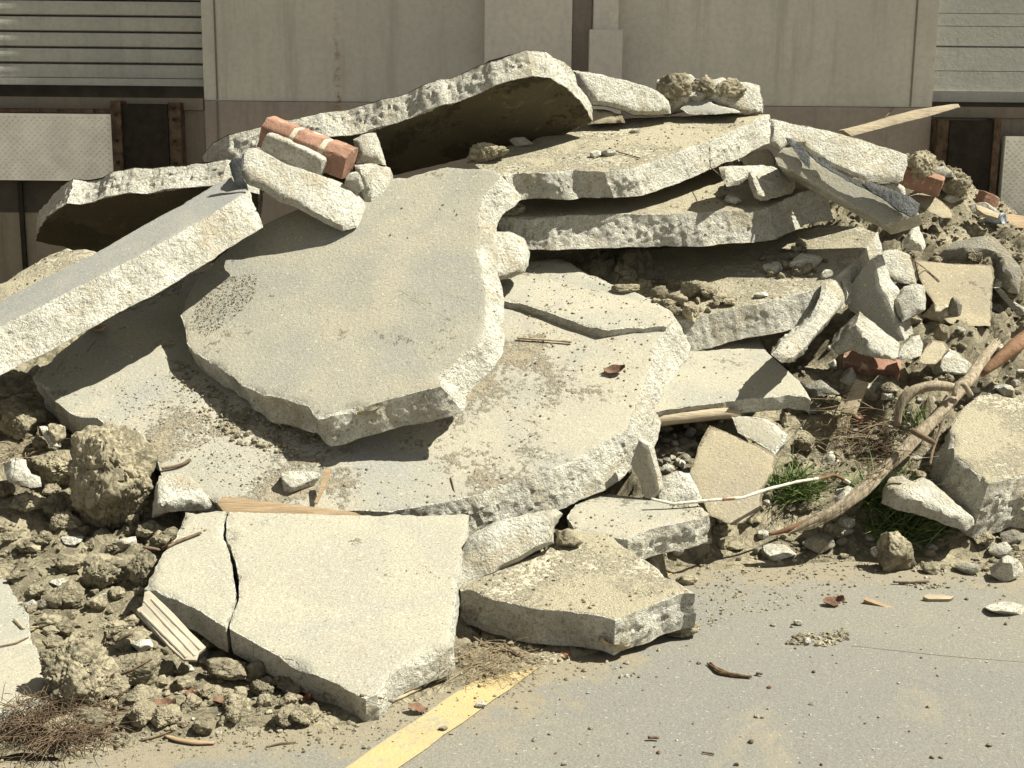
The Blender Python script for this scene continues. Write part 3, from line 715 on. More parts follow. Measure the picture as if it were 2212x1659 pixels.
slab('concrete_slab', 'slab with a dark underside raised up behind the long narrow slab on the left', 'concrete slab',
     'PX 118,457 144,440 175,442 202,437 228,427 279,417 319,420 360,411 393,407 440,404 480,398 560,420 560,560 400,575 250,580 160,545 134,534 104,530 74,521 82,495 100,470',
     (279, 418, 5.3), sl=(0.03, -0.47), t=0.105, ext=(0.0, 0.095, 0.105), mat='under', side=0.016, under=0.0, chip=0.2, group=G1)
slab('concrete_slab', 'arched topmost slab crowning the heap against the grey wall', 'concrete slab',
     'PX 440,392 470,366 505,350 560,332 650,309 700,298 760,292 790,287 850,268 900,250 950,230 985,222 1040,200 1070,185 1100,175 1150,165 1190,170 1225,190 1255,220 1272,245 1280,264 1200,300 1000,345 850,380 700,410 500,420',
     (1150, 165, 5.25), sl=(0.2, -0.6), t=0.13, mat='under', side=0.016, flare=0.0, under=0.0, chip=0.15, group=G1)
slab('concrete_slab', 'bright broken slab end with a thin crack, right of the arched top slab', 'concrete slab',
     'PX 1235,152 1290,160 1340,172 1400,190 1432,205 1445,218 1450,246 1410,248 1372,248 1350,240 1310,228 1280,226 1250,200', (1340, 200, 5.8), n=(0.3, -0.9, 0.3), t=0.4, ext=vext(1340, 200, .4), mat='white', side=0.01, group=G1, chip=0.0, facebrk=.9, facet=.08)
slab('concrete_slab', 'upper slab of the right hand stack, its flat top strewn with soil', 'concrete slab',
     'PX 1090,378 1104,373 1154,370 1204,370 1238,366 1305,371 1369,363 1420,344 1469,326 1536,302 1593,279 1637,255 1662,246 1570,245 1469,249 1406,252 1349,255 1272,265 1204,282 1154,299 1070,323 1020,349 1045,368',
     (1240, 366, 5.2), sl=(0.0, 0.29), t=0.115, ext=(0.045, 0.01, -0.11), mat='soiled', side=0.014, chip=0.3, group=G1)
slab('concrete_slab', 'second slab of the right hand stack with a bright broken front edge', 'concrete slab',
     'PX 1073,468 1137,468 1238,464 1340,462 1469,461 1563,455 1610,452 1660,447 1690,432 1730,414 1781,407 1775,390 1700,372 1600,360 1400,395 1100,425',
     (1400, 462, 5.2), sl=(0.02, 0.2), t=0.135, ext=(0.03, -0.03, -0.135), mat='soiled', side=0.014, chip=0.3, group=G1)
slab('concrete_slab', 'third slab of the right hand stack, soil on top and a sandy straight front', 'concrete slab',
     'PX 1425,705 1469,692 1536,677 1603,661 1671,647 1738,627 1775,614 1800,602 1830,580 1858,553 1880,525 1896,504 1855,489 1771,484 1680,505 1550,520 1400,540 1340,600 1380,640',
     (1603, 661, 4.95), sl=(0.2, 0.32), t=0.13, ext=(0.03, -0.03, -0.125), mat='soiled', side=0.009, chip=0.15, group=G1)
Ja, Jb = at(1896, 504, 5.46), at(1775, 614, 4.96); Jn = np.cross(Ja - Jb, np.array([0.55, -0.30, -0.78]))
slab('concrete_slab', 'rough white strip of slab sloping out from under the right hand stack', 'concrete slab',
     'PX 1897,500 1892,540 1880,570 1850,615 1828,650 1795,688 1771,716 1738,757 1712,780 1690,784 1664,766 1688,738 1730,705 1752,684 1772,640 1776,614 1795,606 1826,582 1860,548', (1776, 618, 4.97), n=Jn, t=0.12, ext=vext(1780, 650, .16), mat='white', side=0.012, group=G1, chip=0.6, facebrk=.9, facet=.12)
slab('concrete_slab', 'grey triangular slab jutting out low on the right, half in shade', 'concrete slab',
     'PX 1400,892 1469,879 1540,871 1603,862 1660,856 1704,852 1740,857 1754,868 1742,845 1728,825 1695,795 1662,765 1640,735 1632,715 1560,730 1440,760',
     (1600, 862, 4.55), sl=(0.0, 0.34), t=0.06, mat='grey', side=0.006, chip=0.3, group=G1)
slab('concrete_slab', 'speckled slab standing on edge behind the black tar paper', 'concrete slab',
     'PX 1664,256 1688,261 1728,272 1798,286 1856,301 1906,318 1960,336 1958,356 1950,390 1939,396 1872,392 1829,374 1788,354 1751,332 1731,315 1701,312 1684,326 1662,312',
     (1800, 330, 5.45), n=(0.22, -0.8, 0.5), t=0.3, ext=vext(1800, 330, .3), mat='white', side=0.01, group=G1, chip=0.0, facebrk=.9, facet=.06)
slab('concrete_beam', 'smooth square kerb beam sloping down to the right under black tar paper', 'concrete beam',
     'PX 1674,342 1690,318 1720,318 1748,336 1788,361 1855,396 1906,417 1973,447 1984,462 1916,488 1872,460 1778,406 1704,366 1680,356', (1800, 400, 5.15), n=(-0.2, -0.8, 0.55), t=0.18, mat='grey', side=0.006, chip=0.15, ext=(0.07, 0.17, -0.05))
slab('concrete_slab', 'low thick slab lying flat on the pavement in front with a sandy top', 'concrete slab',
     'PX 988,1262 996,1271 1020,1274 1043,1287 1104,1301 1154,1314 1238,1321 1305,1331 1329,1339 1372,1321 1440,1294 1477,1280 1501,1281 1456,1254 1406,1217 1372,1193 1346,1170 1305,1150 1238,1140 1180,1185 1073,1235',
     (1240, 1321, 3.36), sl=(0.0, 0.15), t=0.115, mat='soiled', side=0.014, chip=0.5, group=G1)
slab('concrete_block', 'wedge shaped rough block between the front slab and the low thick slab', 'concrete block',
     'PX 988,1247 996,1267 1023,1261 1070,1244 1080,1230 1120,1210 1154,1193 1196,1173 1198,1136 1216,1110 1205,1100 1167,1106 1137,1113 1070,1130 1013,1160 1003,1173 995,1210',
     (1100, 1180, 3.66), n=(0.22, -0.75, 0.5), t=0.24, ext=vext(1100, 1170, .25), mat='white', side=0.012, chip=0.8, facebrk=.9, facet=.12)
slab('concrete_slab', 'dusty slab with a white broken front behind the low thick slab', 'concrete slab',
     'PX 1225,1113 1241,1140 1312,1156 1356,1163 1406,1142 1477,1126 1515,1117 1533,1110 1505,1084 1396,1076 1330,1068 1268,1060', (1400, 1140, 3.88), sl=(0.05, 0.12), t=0.10, mat='dusty', side=0.014, group=G1)
slab('concrete_slab', 'thin splinter of slab standing upright under the corner of the widest slab', 'concrete slab',
     'PX 1379,949 1399,963 1416,1017 1423,1057 1406,1077 1392,1074 1376,1030 1361,1003', (1390, 1020, 4.12), n=(-0.35, -0.9, 0.15), t=0.05, mat='grey', side=0.006)
slab('concrete_slab', 'flat slab of broken pavement lying at the left edge of the picture', 'concrete slab',
     'BL -250,330 0,330 20,400 120,580 185,650 190,790 230,870 270,960 280,1060 330,1215 150,1260 0,1290 -250,1330', (40, 1400, 3.2), sl=(0.0, 0.02), t=0.09, mat='grey', side=0.01, group=G1)

V, f = tube_v([gp(*p) + np.array([0, 0, .0004]) for p in PX('PX 1838,1395 1900,1402 1960,1408 2030,1416 2100,1422 2180,1428 2260,1434')], .0015, 5, .9, flat=.3)
tag(link('pavement_crack', V, f, plain('crack dirt', (0.15, 0.13, 0.095), .95), sharp=0, origin=np.zeros(3), tree=False), kind='structure')

# ---------------------------------------------------------------- broken blocks, flagstones and boulders that have their own outline
def blk(label, poly, anchor, n, t, mat='white', cat='concrete block', name='concrete_block', **kw):
    kw.setdefault('side', 0.009); kw.setdefault('res', 0.009); kw.setdefault('chip', 0.4)
    q = np.array(PX(poly)).mean(0); kw.setdefault('ext', vext(q[0], q[1], t))
    if mat in ('white', 'stone', 'dusty'): kw.setdefault('facebrk', 0.85); kw.setdefault('facet', 0.35)
    return slab(name, label, cat, poly, anchor, n=n, t=t, mat=mat, **kw)
blk('long speckled block slanting under the joined bricks on the central slab',
    'TL 1545,1080 1560,990 1600,950 1640,960 1700,985 1850,1065 2000,1115 2150,1165 TM 0,1178 80,1225 150,1290 165,1340 110,1460 20,1490 TL 2150,1470 2000,1390 1900,1330 1800,1300 1700,1230 1590,1180 1540,1120', (640, 410, 4.95), (0.2, -0.72, 0.66), 0.17, chip=0.2, facet=.15)
blk('white angular stone beside the right end of the joined bricks', 'TM 95,1060 170,1055 250,1065 320,1080 335,1130 330,1200 325,1260 290,1310 205,1340 160,1290 140,1230 110,1130', (808, 405, 5.08), (0.25, -0.75, 0.6), 0.09, cat='stone', name='stone')
blk('cream stone tucked behind the joined bricks under the arched slab', 'TM 90,900 140,870 225,860 240,910 270,990 290,1060 200,1055 110,1050', (800, 330, 5.18), (0.1, -0.8, 0.5), 0.08, cat='stone', name='stone')
blk('white block wedged between the two upper slabs of the right hand stack', 'TR 250,1080 340,1072 460,1068 640,1060 672,1066 700,1120 740,1200 725,1240 620,1270 520,1292 480,1270 450,1200 435,1150 380,1185 300,1200 270,1140', (1640, 395, 5.32), (0.5, -0.6, 0.62), 0.14, facet=.15)
blk('tan block behind the white block wedged in the right hand stack', 'TR 395,1020 440,985 560,960 590,990 610,1025 605,1062 500,1075 410,1070', (1640, 345, 5.52), (0.0, -0.75, 0.6), 0.12, 'tan')
blk('white rounded block squeezed between central slab and right hand stack', 'PX 1050,507 1068,502 1104,504 1128,518 1139,545 1137,570 1128,588 1095,602 1066,608 1050,600', (1100, 560, 4.92), (0.35, -0.75, 0.5), 0.14, facet=.12)
blk('pale block with a dark lower side on the bank right of the stack', 'MR 1272,20 1310,-30 1400,-45 1450,-15 1475,20 1500,90 1522,190 1470,180 1290,150 1280,80', (1940, 580, 5.25), (0.05, -0.5, 0.8), 0.13)
blk('square tan flagstone lying face up high on the right bank', 'MR 1515,30 1640,40 1800,55 1995,65 2018,140 2008,200 2000,280 2000,360 1995,450 1860,448 1740,437 1680,400 1600,250 1540,150', (2060, 640, 5.32), (-0.05, -0.62, 0.78), 0.06, 'tan', 'flagstone', 'flagstone', chip=0.1)
blk('large grey boulder at the upper right edge behind the tan flagstone', 'TR 1640,1650 1690,1610 1770,1555 1860,1540 1960,1570 2080,1620 2140,1660 MR 2160,80 2190,170 2180,250 2110,235 2030,160 2000,70 1900,45 1750,40', (2120, 560, 5.6), (0.1, -0.6, 0.75), 0.2, 'stone', 'boulder', 'boulder', chip=1.0)
blk('pale broken slab edge below the grey boulder at the right edge', 'MR 2010,200 2060,260 2130,340 2200,400 2280,430 2280,380 2200,340 2120,290 2050,200', (2160, 660, 5.35), (0.0, -0.6, 0.7), 0.08)
blk('tall triangular slab leaning upright beside the white rubble strip', 'MR 1235,15 1262,60 1285,180 1340,290 1400,420 1442,540 1400,548 1300,480 1140,400 1085,345 1062,270 1100,180 1170,90', (1880, 690, 5.0), (-0.45, -0.85, 0.25), 0.08, 'grey', 'concrete slab', 'concrete_slab', ext=(0.06, 0.07, 0.015))
blk('dark faced slab leaning over the red brick with a bright top edge', 'MR 960,600 985,580 1060,510 1130,445 1250,545 1400,660 1380,680 1250,655 1110,612 1010,645', (1850, 760, 4.86), (-0.6, -0.8, -0.05), 0.05, 'dusty', 'concrete slab', 'concrete_slab', ext=(0.04, 0.10, 0.045), side=0.005)
blk('rough white lump at the end of the dark faced leaning slab', 'MR 1390,650 1420,600 1480,520 1540,508 1558,560 1550,640 1480,665 1400,672', (1965, 755, 4.9), (0.1, -0.6, 0.75), 0.10)
blk('tan block half buried between the leaning slab and the round stone', 'MR 1525,690 1570,610 1620,545 1690,560 1722,605 1680,660 1640,695', (2010, 765, 4.92), (0.2, -0.6, 0.75), 0.06, 'tan')
blk('large tan flagstone propped upright at the foot of the right bank', 'MR 190,1088 340,1150 480,1210 560,1260 622,1300 600,1380 572,1450 530,1500 520,1620 BR 400,70 330,80 240,42 190,20 MR 140,1560 60,1400 80,1350 100,1310 120,1220 150,1150', (1590, 1120, 4.12), (0.0, -0.72, 0.7), 0.05, 'tan', 'flagstone', 'flagstone', chip=0.3)
blk('fallen grey slab piece behind the large upright tan flagstone', 'MR 330,1035 500,1038 560,1060 620,1100 690,1160 665,1220 612,1278 560,1242 480,1192 370,1135', (1640, 940, 4.42), (0.0, -0.7, 0.7), 0.08, 'grey')
blk('huge pale boulder with a worn sandy top at the right edge', 'MR 1745,1085 1800,1000 1880,925 1930,895 2080,880 2212,860 2380,850 2400,1420 2212,1405 2090,1440 1985,1462 1900,1400 1850,1350 1770,1285 1735,1180', (2120, 1000, 4.35), (0.08, -0.36, 0.92), 0.17, 'soiled', 'boulder', 'boulder', flare=0.03, chip=1.3, side=0.02, ext=(-0.03, 0.05, -0.19))
blk('pale wedge of rubble behind the huge boulder at the right edge', 'MR 1910,890 1960,850 2060,815 2090,830 2110,900 2140,990 2090,980 2010,930', (2150, 850, 5.1), (0, -0.5, 0.8), 0.08)
blk('bright angular block resting on the grass below the huge boulder', 'MR 1290,1590 1310,1490 1345,1425 1430,1405 1475,1450 1560,1430 1605,1445 1700,1530 1800,1615 BR 1890,45 1895,85 1840,122 1700,80 1600,40 1500,10 1400,-10', (2000, 1100, 4.2), (0.05, -0.62, 0.75), 0.13, chip=0.8)
blk('small white block beside the lower end of the weathered log', 'MR 990,1540 1010,1500 1080,1480 1130,1500 1140,1540 1110,1610 1040,1660 1000,1640', (1825, 1085, 4.25), (0.1, -0.7, 0.65), 0.08)
blk('white block at the left foot of the large upright tan flagstone', 'MM 2020,1480 2080,1430 2130,1400 MR -20,1385 60,1395 110,1480 145,1570 100,1600 0,1600 MM 2060,1570', (1470, 1060, 4.16), (0.1, -0.7, 0.7), 0.1)
blk('grey block with a bright right side left of the widest slab', 'ML 1000,1490 1020,1410 1110,1395 1200,1397 1250,1440 1300,1500 1405,1610 1390,1640 1180,1635 1050,1650 980,1680 990,1580', (400, 1070, 3.95), (0.3, -0.65, 0.68), 0.12, 'white', chip=0.9)
blk('jagged white stone with a hollow at the left edge', 'ML 20,1330 90,1298 165,1310 170,1350 200,1400 255,1420 268,1480 200,1490 130,1470 60,1450 30,1400', (50, 1040, 4.0), (0.0, -0.7, 0.7), 0.09, cat='stone', name='stone')
blk('thin white splinter of concrete among the clods on the left', 'ML 252,1095 300,1100 345,1160 382,1225 330,1222 285,1160', (105, 945, 4.25), (0.3, -0.7, 0.6), 0.03, cat='stone', name='stone')
blk('white edge of a buried slab behind the tallest clod', 'ML 870,1100 920,1140 990,1230 1030,1330 1010,1340 950,1260 880,1160', (318, 970, 4.2), (0.3, -0.75, 0.6), 0.05)
blk('pale crumbling block of earth and concrete on top of the heap', 'TR -140,520 -60,500 60,495 120,560 250,540 330,560 420,530 505,560 525,640 530,720 420,735 200,700 60,700 -80,730 -180,720 -140,650', (1560, 215, 6.0), (0.1, -0.85, 0.45), 0.25, 'dusty', side=0.02, chip=1.2, jag=0.016)
blk('grey shard in front of the crumbling block on top of the heap', 'TR 0,700 40,640 100,610 170,630 210,670 300,690 400,725 200,735 60,735', (1510, 235, 5.88), (0.0, -0.7, 0.7), 0.1, 'slate')
blk('tan brick shaped block below the tar paper flap on the right bank', 'TR 1475,1262 1530,1245 1600,1238 1690,1300 1760,1370 1757,1405 1690,1402 1610,1365 1540,1322', (2010, 450, 5.75), (-0.1, -0.55, 0.8), 0.09, 'tan')
blk('pale corner of concrete under the tar paper flap', 'TR 1260,1190 1330,1180 1410,1182 1440,1210 1450,1260 1380,1240', (1925, 405, 5.5), (0.1, -0.7, 0.6), 0.1)
blk('white stone under the lower end of the kerb beam', 'TR 1430,1590 1470,1500 1520,1440 1560,1510 1580,1580 1560,1625 1500,1610', (1985, 520, 5.4), (0.1, -0.7, 0.6), 0.12, cat='stone', name='stone')
blk('white capped lump at the upper edge of the right bank', 'TR 1610,1085 1640,1072 1690,1066 1750,1100 1770,1140 1700,1140 1640,1120', (2035, 372, 6.0), (0.1, -0.6, 0.7), 0.12)

blk('beige block in the gap under the bright broken slab end', 'TM 1590,705 1700,712 1818,745 1830,790 1600,800', (1320, 255, 5.75), (0, -.8, .5), .12, 'tan')
# ---------------------------------------------------------------- bricks
def brickobj(label, box_, e, Y=None, dims=(0.2, 0.095, 0.06), mats=('brick',), name='brick', cat='brick', seed=3, dz=0.0, group=None):
    (x0, y0), (x1, y1) = PX(box_)
    b = at((x0 + x1) / 2, y1, Y) if Y else hit((x0 + x1) / 2, y1 - 0.1 * (y1 - y0))
    c = at((x0 + x1) / 2, (y0 + y1) / 2, b[1] + 0.04)
    V, f = block_v(dims, e, c + np.array([0, 0, dz]), seed, amp=0.03)
    return tag(link(name, V, f, M[mats[0]], sharp=30), label, cat, group)
brickobj('red brick with worn mortar lying below the dark faced leaning slab', 'MR 1005,615 1440,787', (0.6, 0.16, -0.15), None, (0.235, 0.11, 0.075), seed=5)
brickobj('half red brick whose top is whitened, beside the square tan flagstone', 'MR 1550,180 1720,345', (0.3, -0.25, 0.5), None, (0.11, 0.10, 0.08), seed=8)
blk('whitened mortar block stuck to the half brick', 'MR 1380,280 1440,200 1530,190 1560,200 1568,345 1520,372 1430,422 1392,370', (1965, 655, 4.98), (-0.25, -0.75, 0.6), 0.09)
brickobj('red brick with white mortar by the tar paper on the right bank', 'TR 1425,1080 1680,1245', (0.2, 0.3, -0.35), 5.75, (0.19, 0.1, 0.085), seed=11)
brickobj('small red brick fragment in the dry roots', 'MR 1110,1020 1235,1095', (0.3, 0.1, 0.2), None, (0.085, 0.07, 0.055), seed=14)
brickobj('pinkish brick end on the right bank below the white plate', 'TR 1930,1255 2010,1345', (0.1, 0.4, 0.3), None, (0.09, 0.07, 0.085), seed=17)
# three bullnosed bricks still joined by mortar
c0 = at(665, 318, 5.13)
bc = empty('joined_bricks', c0, 'three red bullnosed bricks still joined by mortar on top of the speckled block', 'brick piece')
ux = at(752, 352, 5.09) - at(578, 285, 5.17); ux /= np.linalg.norm(ux)
uz = np.array([0.30, -0.18, 1.0]); uz = uz - ux * (uz @ ux); uz /= np.linalg.norm(uz); uy = np.cross(uz, ux)
Rm = np.stack([ux, uy, uz], 1)
def bull(P, r=0.032):
    # rounded-over nose along the front upper edge
    out = P.copy(); hy, hz = P[:, 1].min(), P[:, 2].max()
    q = np.stack([P[:, 1] - (hy + r), P[:, 2] - (hz - r)], 1)
    m_ = (q[:, 0] < 0) & (q[:, 1] > 0); s = np.abs(q[:, 0]) + np.abs(q[:, 1])
    k = np.where(m_ & (s > r), r / np.maximum(s, 1e-9), 1.0)
    out[:, 1] = np.where(m_, hy + r + q[:, 0] * k, P[:, 1]); out[:, 2] = np.where(m_, hz - r + q[:, 1] * k, P[:, 2]); return out
LEN = [(-0.190, -0.069), (-0.046, 0.064), (0.087, 0.190)]
for i, (a, b) in enumerate(LEN):
    V, f = grid_box((b - a, 0.105, 0.118), 0.007, fn=lambda P: (lambda Q: Q + 0.0035 * np.stack([fbm(Q * 30 + i * 9 + k, 3) for k in (0, 5, 9)], 1))(bull(P)))
    V = V + np.array([(a + b) / 2, 0, 0.0]); link('brick', V @ Rm.T + c0, f, M['brick'], parent=bc, sharp=30, tree=False).location = (0, 0, 0)
for i, (a, b) in enumerate(((-0.0695, -0.0455), (0.0635, 0.0875))):
    V, f = grid_box((b - a, 0.099, 0.112), 0.007, fn=lambda P: (lambda Q: Q + 0.003 * np.stack([fbm(Q * 40 + k, 3) for k in (0, 5, 9)], 1))(bull(P, 0.03)))
    V = V + np.array([(a + b) / 2, 0.0, 0.0]); link('mortar_joint', V @ Rm.T + c0, f, M['mortar'], parent=bc, tree=False).location = (0, 0, 0)
v, f = block_v((0.27, 0.06, 0.10), (0, 0.06, 0), (-0.022, -0.062, -0.036), 21, p=8, amp=0.10)
link('mortar_crust', v @ Rm.T + c0, f, M['white'], parent=bc, attrs={'brk': np.full(len(v), 0.9)}, tree=False).location = (0, 0, 0)

# ---------------------------------------------------------------- clods of earth and single stones
CL = [('tallest upright clod of clay in front of the widest slab', 'PX 150,918 334,1172', .8), ('broad rounded clod between the jagged white stone and the tallest clod', 'ML 170,1210 530,1495', .9), ('clod at the left edge under the long narrow slab', 'ML 0,960 208,1190', .9),
      ('small round clod beside the clod at the left edge', 'ML 195,985 300,1085', .9), ('clod behind the thin white splinter', 'ML 320,1075 415,1215', .9), ('clod at the left edge below the jagged white stone', 'ML 40,1480 305,1660', .9),
      ('large hollowed clod standing by the flat slab at the left edge', 'BL 235,770 700,1300', .8), ('clod with roots right of the large hollowed clod', 'BL 700,850 1030,1140', .8), ('squarish clod left of the cracked front slab', 'BL 800,235 1015,505', .8), ('wide clod next to the squarish clod', 'BL 520,255 810,510', .7), ('smooth clod above the wide clod', 'BL 335,245 560,390', .7),
      ('brown clod under the lower edge of the small cracked off piece', 'BL 1320,900 1590,1110', .8), ('clod under the left front edge of the pale sandy slab', 'BL 1580,950 1710,1110', .8), ('crumbly clod near the pointed corner of the pale sandy slab', 'BL 1750,1000 1890,1140', .8), ('clod at the pointed corner of the pale sandy slab', 'BL 2070,1110 2212,1230', .8),
      ('low clod by the small white stones on the left', 'BL 230,630 390,760', .8), ('clod above the pavement slab on the left', 'BL 280,500 420,620', .8), ('clod left of the old grey board', 'BL 560,520 680,640', .8), ('clod by the old grey board', 'BL 770,720 960,850', .8),
      ('upright cracked clod standing on the pavement below the grass', 'BR 1285,115 1530,400', .8), ('crumbled clod beside the upright cracked clod', 'BR 1560,310 1680,400', .8),
      ('clod at the right end of the low thick slab', 'BM 2090,690 2300,810', .8), ('clod under the tip of the low thick slab', 'BR -30,660 130,800', .8), ('clod on the pavement beside the low thick slab', 'BM 2160,380 2300,470', .8),
      ('clod on the upper slab of the right hand stack near its left corner', 'TM 820,930 1080,1050', .6), ('flat clod on the second slab of the right hand stack', 'TM 1010,1310 1190,1390', .6),
      ('clod on the third slab under the overhang', 'MR 10,160 195,285', .6), ('long row end clod on the third slab', 'MM 1990,195 2110,290', .6), ('clod beside the crack tongue on the third slab', 'MM 1750,180 1930,240', .5), ('clod behind the row on the third slab', 'MM 2080,240 2230,330', .6),
      ('reddish brown clod at the foot of the right bank', 'BR 265,170 420,250', .8), ('clod under the upright tan flagstone', 'BR 200,60 340,170', .8), ('clod at the right bank top near the red brick', 'TR 1470,990 1660,1180', .8), ('clod behind the tan brick shaped block', 'TR 1660,1120 1870,1290', .8),
      ('clod between the wedge block and the low thick slab', 'BM 1390,90 1560,240', .8), ('clod on the bank by the curved root', 'MR 1330,1180 1440,1270', .7)]
CL += [('earth clod on the left of the crumbling block on top of the heap', 'PX 1418,168 1492,222', .6), ('earth clod on the right top of the crumbling block', 'PX 1545,176 1612,215', .6), ('earth clod in the middle of the crumbling block', 'PX 1488,170 1550,214', .6)]
for lb, bx, dp in CL: lump('clod', lb, 'earth clod', bx, 'clay', 'clod', dep=dp, group='clods of clay around the heap')
ST = [('white angular stone lying on the widest slab', 'ML 1790,1345 2055,1535', 'white', .9), ('round grey speckled stone near the log', 'MR 1625,580 1890,810', 'white', .9), ('pale stone against the end of the red brick', 'MR 1030,705 1148,840', 'white', .9), ('tiny white stone left of the red brick', 'MR 955,660 1018,735', 'white', .9),
      ('rubbly stone under the half brick', 'MR 1590,300 1780,450', 'mortar', .8), ('tan stone below the rubbly stone', 'MR 1635,430 1750,560', 'tan', .8), ('grey stone resting on the square tan flagstone', 'MR 1720,262 1815,405', 'stone', .6),
      ('grey flat rock sunk in the bank below the rubble strip', 'MR 790,770 1035,925', 'stone', .9), ('pale rock behind the short weathered board', 'MR 1180,795 1340,940', 'white', .9), ('stone at the foot of the grey triangular slab', 'MR 640,1000 700,1100', 'tan', .8),
      ('white pointed stone at the edge of the pavement', 'BR 535,190 775,335', 'white', .8), ('round grey stone at the foot of the log', 'BR 790,105 1005,275', 'stone', .9), ('small white block right of the round grey stone', 'BR 1030,88 1125,165', 'white', .8), ('tan pebble beside the round grey stone', 'BR 1000,150 1090,235', 'stone', .8),
      ('white stone behind the upright cracked clod', 'BR 1228,208 1315,295', 'white', .8), ('pinkish white stone at the foot of the log', 'BR 500,108 580,185', 'white', .8), ('white stone at the right corner of the dusty slab', 'BR 95,130 208,218', 'white', .8), ('dark grey stone on the edge of the pavement', 'BR 1785,312 1935,412', 'stone', .8),
      ('brown and white stone at the right edge of the picture', 'BR 2010,260 2230,465', 'white', .8), ('grey angular stone near the right edge', 'BR 1985,175 2145,305', 'slate', .8), ('grey stone behind the grey angular one', 'BR 2070,95 2240,215', 'stone', .8), ('pale grey stone alone on the pavement at the right', 'BR 1985,550 2260,675', 'white', .7),
      ('white stone on the yellow line', 'BM 868,1210 942,1265', 'white', .8), ('brown stone on the yellow line', 'BM 632,1365 695,1410', 'stone', .8), ('white stone in the middle of the pavement', 'BR 728,682 792,735', 'white', .8), ('white pebble in the crumbled earth patch', 'BR 790,800 850,862', 'white', .8),
      ('white stone on the third slab', 'MR 540,35 672,128', 'white', .8), ('larger white stone on the third slab', 'MR 700,-20 918,98', 'white', .6), ('flat white stone on the soil of the third slab', 'MR 478,228 570,275', 'white', .8), ('white stone near the edge of the third slab', 'MR 905,85 985,150', 'white', .7),
      ('white stone by the tallest clod', 'BL 748,152 868,262', 'white', .8), ('white stone in the middle of the left clods', 'BL 305,412 435,492', 'white', .8), ('flat white stone above the smooth clod', 'BL 375,142 525,218', 'white', .7), ('white stone beside the flat pavement slab', 'BL 158,558 238,648', 'white', .8), ('pointed grey stone beside the flat pavement slab', 'BL 228,552 305,635', 'stone', .8),
      ('white stone half hidden by roots', 'BL 830,795 978,905', 'white', .8), ('flat white chip below the old grey board', 'BL 1145,972 1250,1052', 'white', .7), ('white chip near the pointed corner', 'BL 1898,1082 1962,1148', 'white', .8), ('little white stone in the low clods', 'BL 468,528 545,582', 'white', .8),
      ('white flake on the upper slab of the right hand stack', 'TM 1605,970 1680,1020', 'white', .8), ('second white flake on the upper slab', 'TM 1670,955 1775,1012', 'white', .8), ('pale stone at the back of the upper slab', 'TM 1090,885 1245,950', 'dusty', .7), ('white flake at the right of the upper slab', 'TM 1860,830 1930,860', 'white', .7),
      ('flat stone on the second slab', 'TR 235,1240 310,1285', 'stone', .8), ('white rubble on the second slab', 'TR 290,1255 400,1320', 'white', .8), ('small stone leaning on the joined bricks block', 'TM 30,1110 155,1255', 'white', .7), ('white stone on soil at the right bank top', 'TR 1850,1300 2060,1400', 'dusty', .6)]
for lb, bx, mt, dp in ST: lump('stone', lb, 'stone', bx, mt, 'rock', dep=dp, group='loose stones about the heap')

# ---------------------------------------------------------------- timber, roots, rods
def tube(name, label, cat, pts, rad, mat, seg=8, groove=0.0, lift=None, Y=None, flat=1.0, parent=None, group=None, tree=False):
    q = PX(pts) if isinstance(pts, str) else pts
    if Y is None: P = drape(q, lift if lift is not None else np.max(rad) * 0.8)
    else: P = [at(x, y, yy) for (x, y), yy in zip(q, Y)]
    V, f = tube_v(P, rad, seg, groove, len(label or name), flat=flat)
    o = link(name, V, f, M[mat], parent=parent, sharp=0, tree=tree)
    return tag(o, label, cat, group) if label else o
LP = PX('PX 1706,1152 1762,1126 1816,1096 1868,1054 1924,1002 1982,944 2040,884 2086,830 2124,778 2154,738')
LQ = np.array([at(x, y, yy) for (x, y), yy in zip(LP, [4.12, 4.13, 4.15, 4.20, 4.27, 4.36, 4.45, 4.56, 4.68, 4.8])])
q_ = rng(31); strands = []
for k in range(7):
    a_ = k / 7 * 6.28; i0, i1 = (0, 10) if k < 3 else (int(q_.integers(0, 3)), int(q_.integers(7, 11)))
    if k == 6: i0, i1 = 5, 10
    ro = .0105 * q_.uniform(.8, 1.3); off = np.array([[math.cos(a_ + .07 * t) * ro * .9, 0.4 * ro * math.sin(a_ + t * .07), math.sin(a_ + .07 * t) * ro] for t in range(10)])
    taper = np.clip(np.minimum(np.arange(10) / 1.6 + .25, 1.0), 0, 1); P_ = (LQ + off * taper[:, None] + q_.normal(0, .003, LQ.shape))[i0:i1]
    rr_ = (.0120 * q_.uniform(.6, 1.25) * taper * np.array([.7, 1, 1, 1, 1, 1.05, 1.1, 1.15, 1.05, .6]))[i0:i1].copy(); rr_[-1] *= .5
    strands.append(tube_v(P_, rr_, 10, .45, k * 3.3))
V, f = merge(strands)
tag(link('log', V, f, M['log'], sharp=50), 'long weathered split log lying diagonally on the right bank', 'log')
tube('root', 'thick curved root arching over to the weathered log', 'root', 'PX 1937,920 1940,885 1955,855 1985,838 2020,832 2060,836 2090,845', [.014, .016, .018, .018, .017, .016, .012], 'log', 10, 0.3, Y=[4.62, 4.62, 4.63, 4.64, 4.64, 4.66, 4.68])
tube('root', 'thin dark root hanging beside the huge boulder', 'root', 'MR 1820,800 1790,870 1700,1010 1660,1150 1620,1270 1608,1340', .005, 'twig', 6, Y=[4.64, 4.55, 4.45, 4.40, 4.33, 4.28])
tube('root', 'knotted loop of root bound round the weathered log', 'root', 'MR 1760,900 1775,830 1800,800 1850,850 1870,900', .010, 'log', 8, 0.2, Y=[4.44, 4.45, 4.46, 4.46, 4.46])
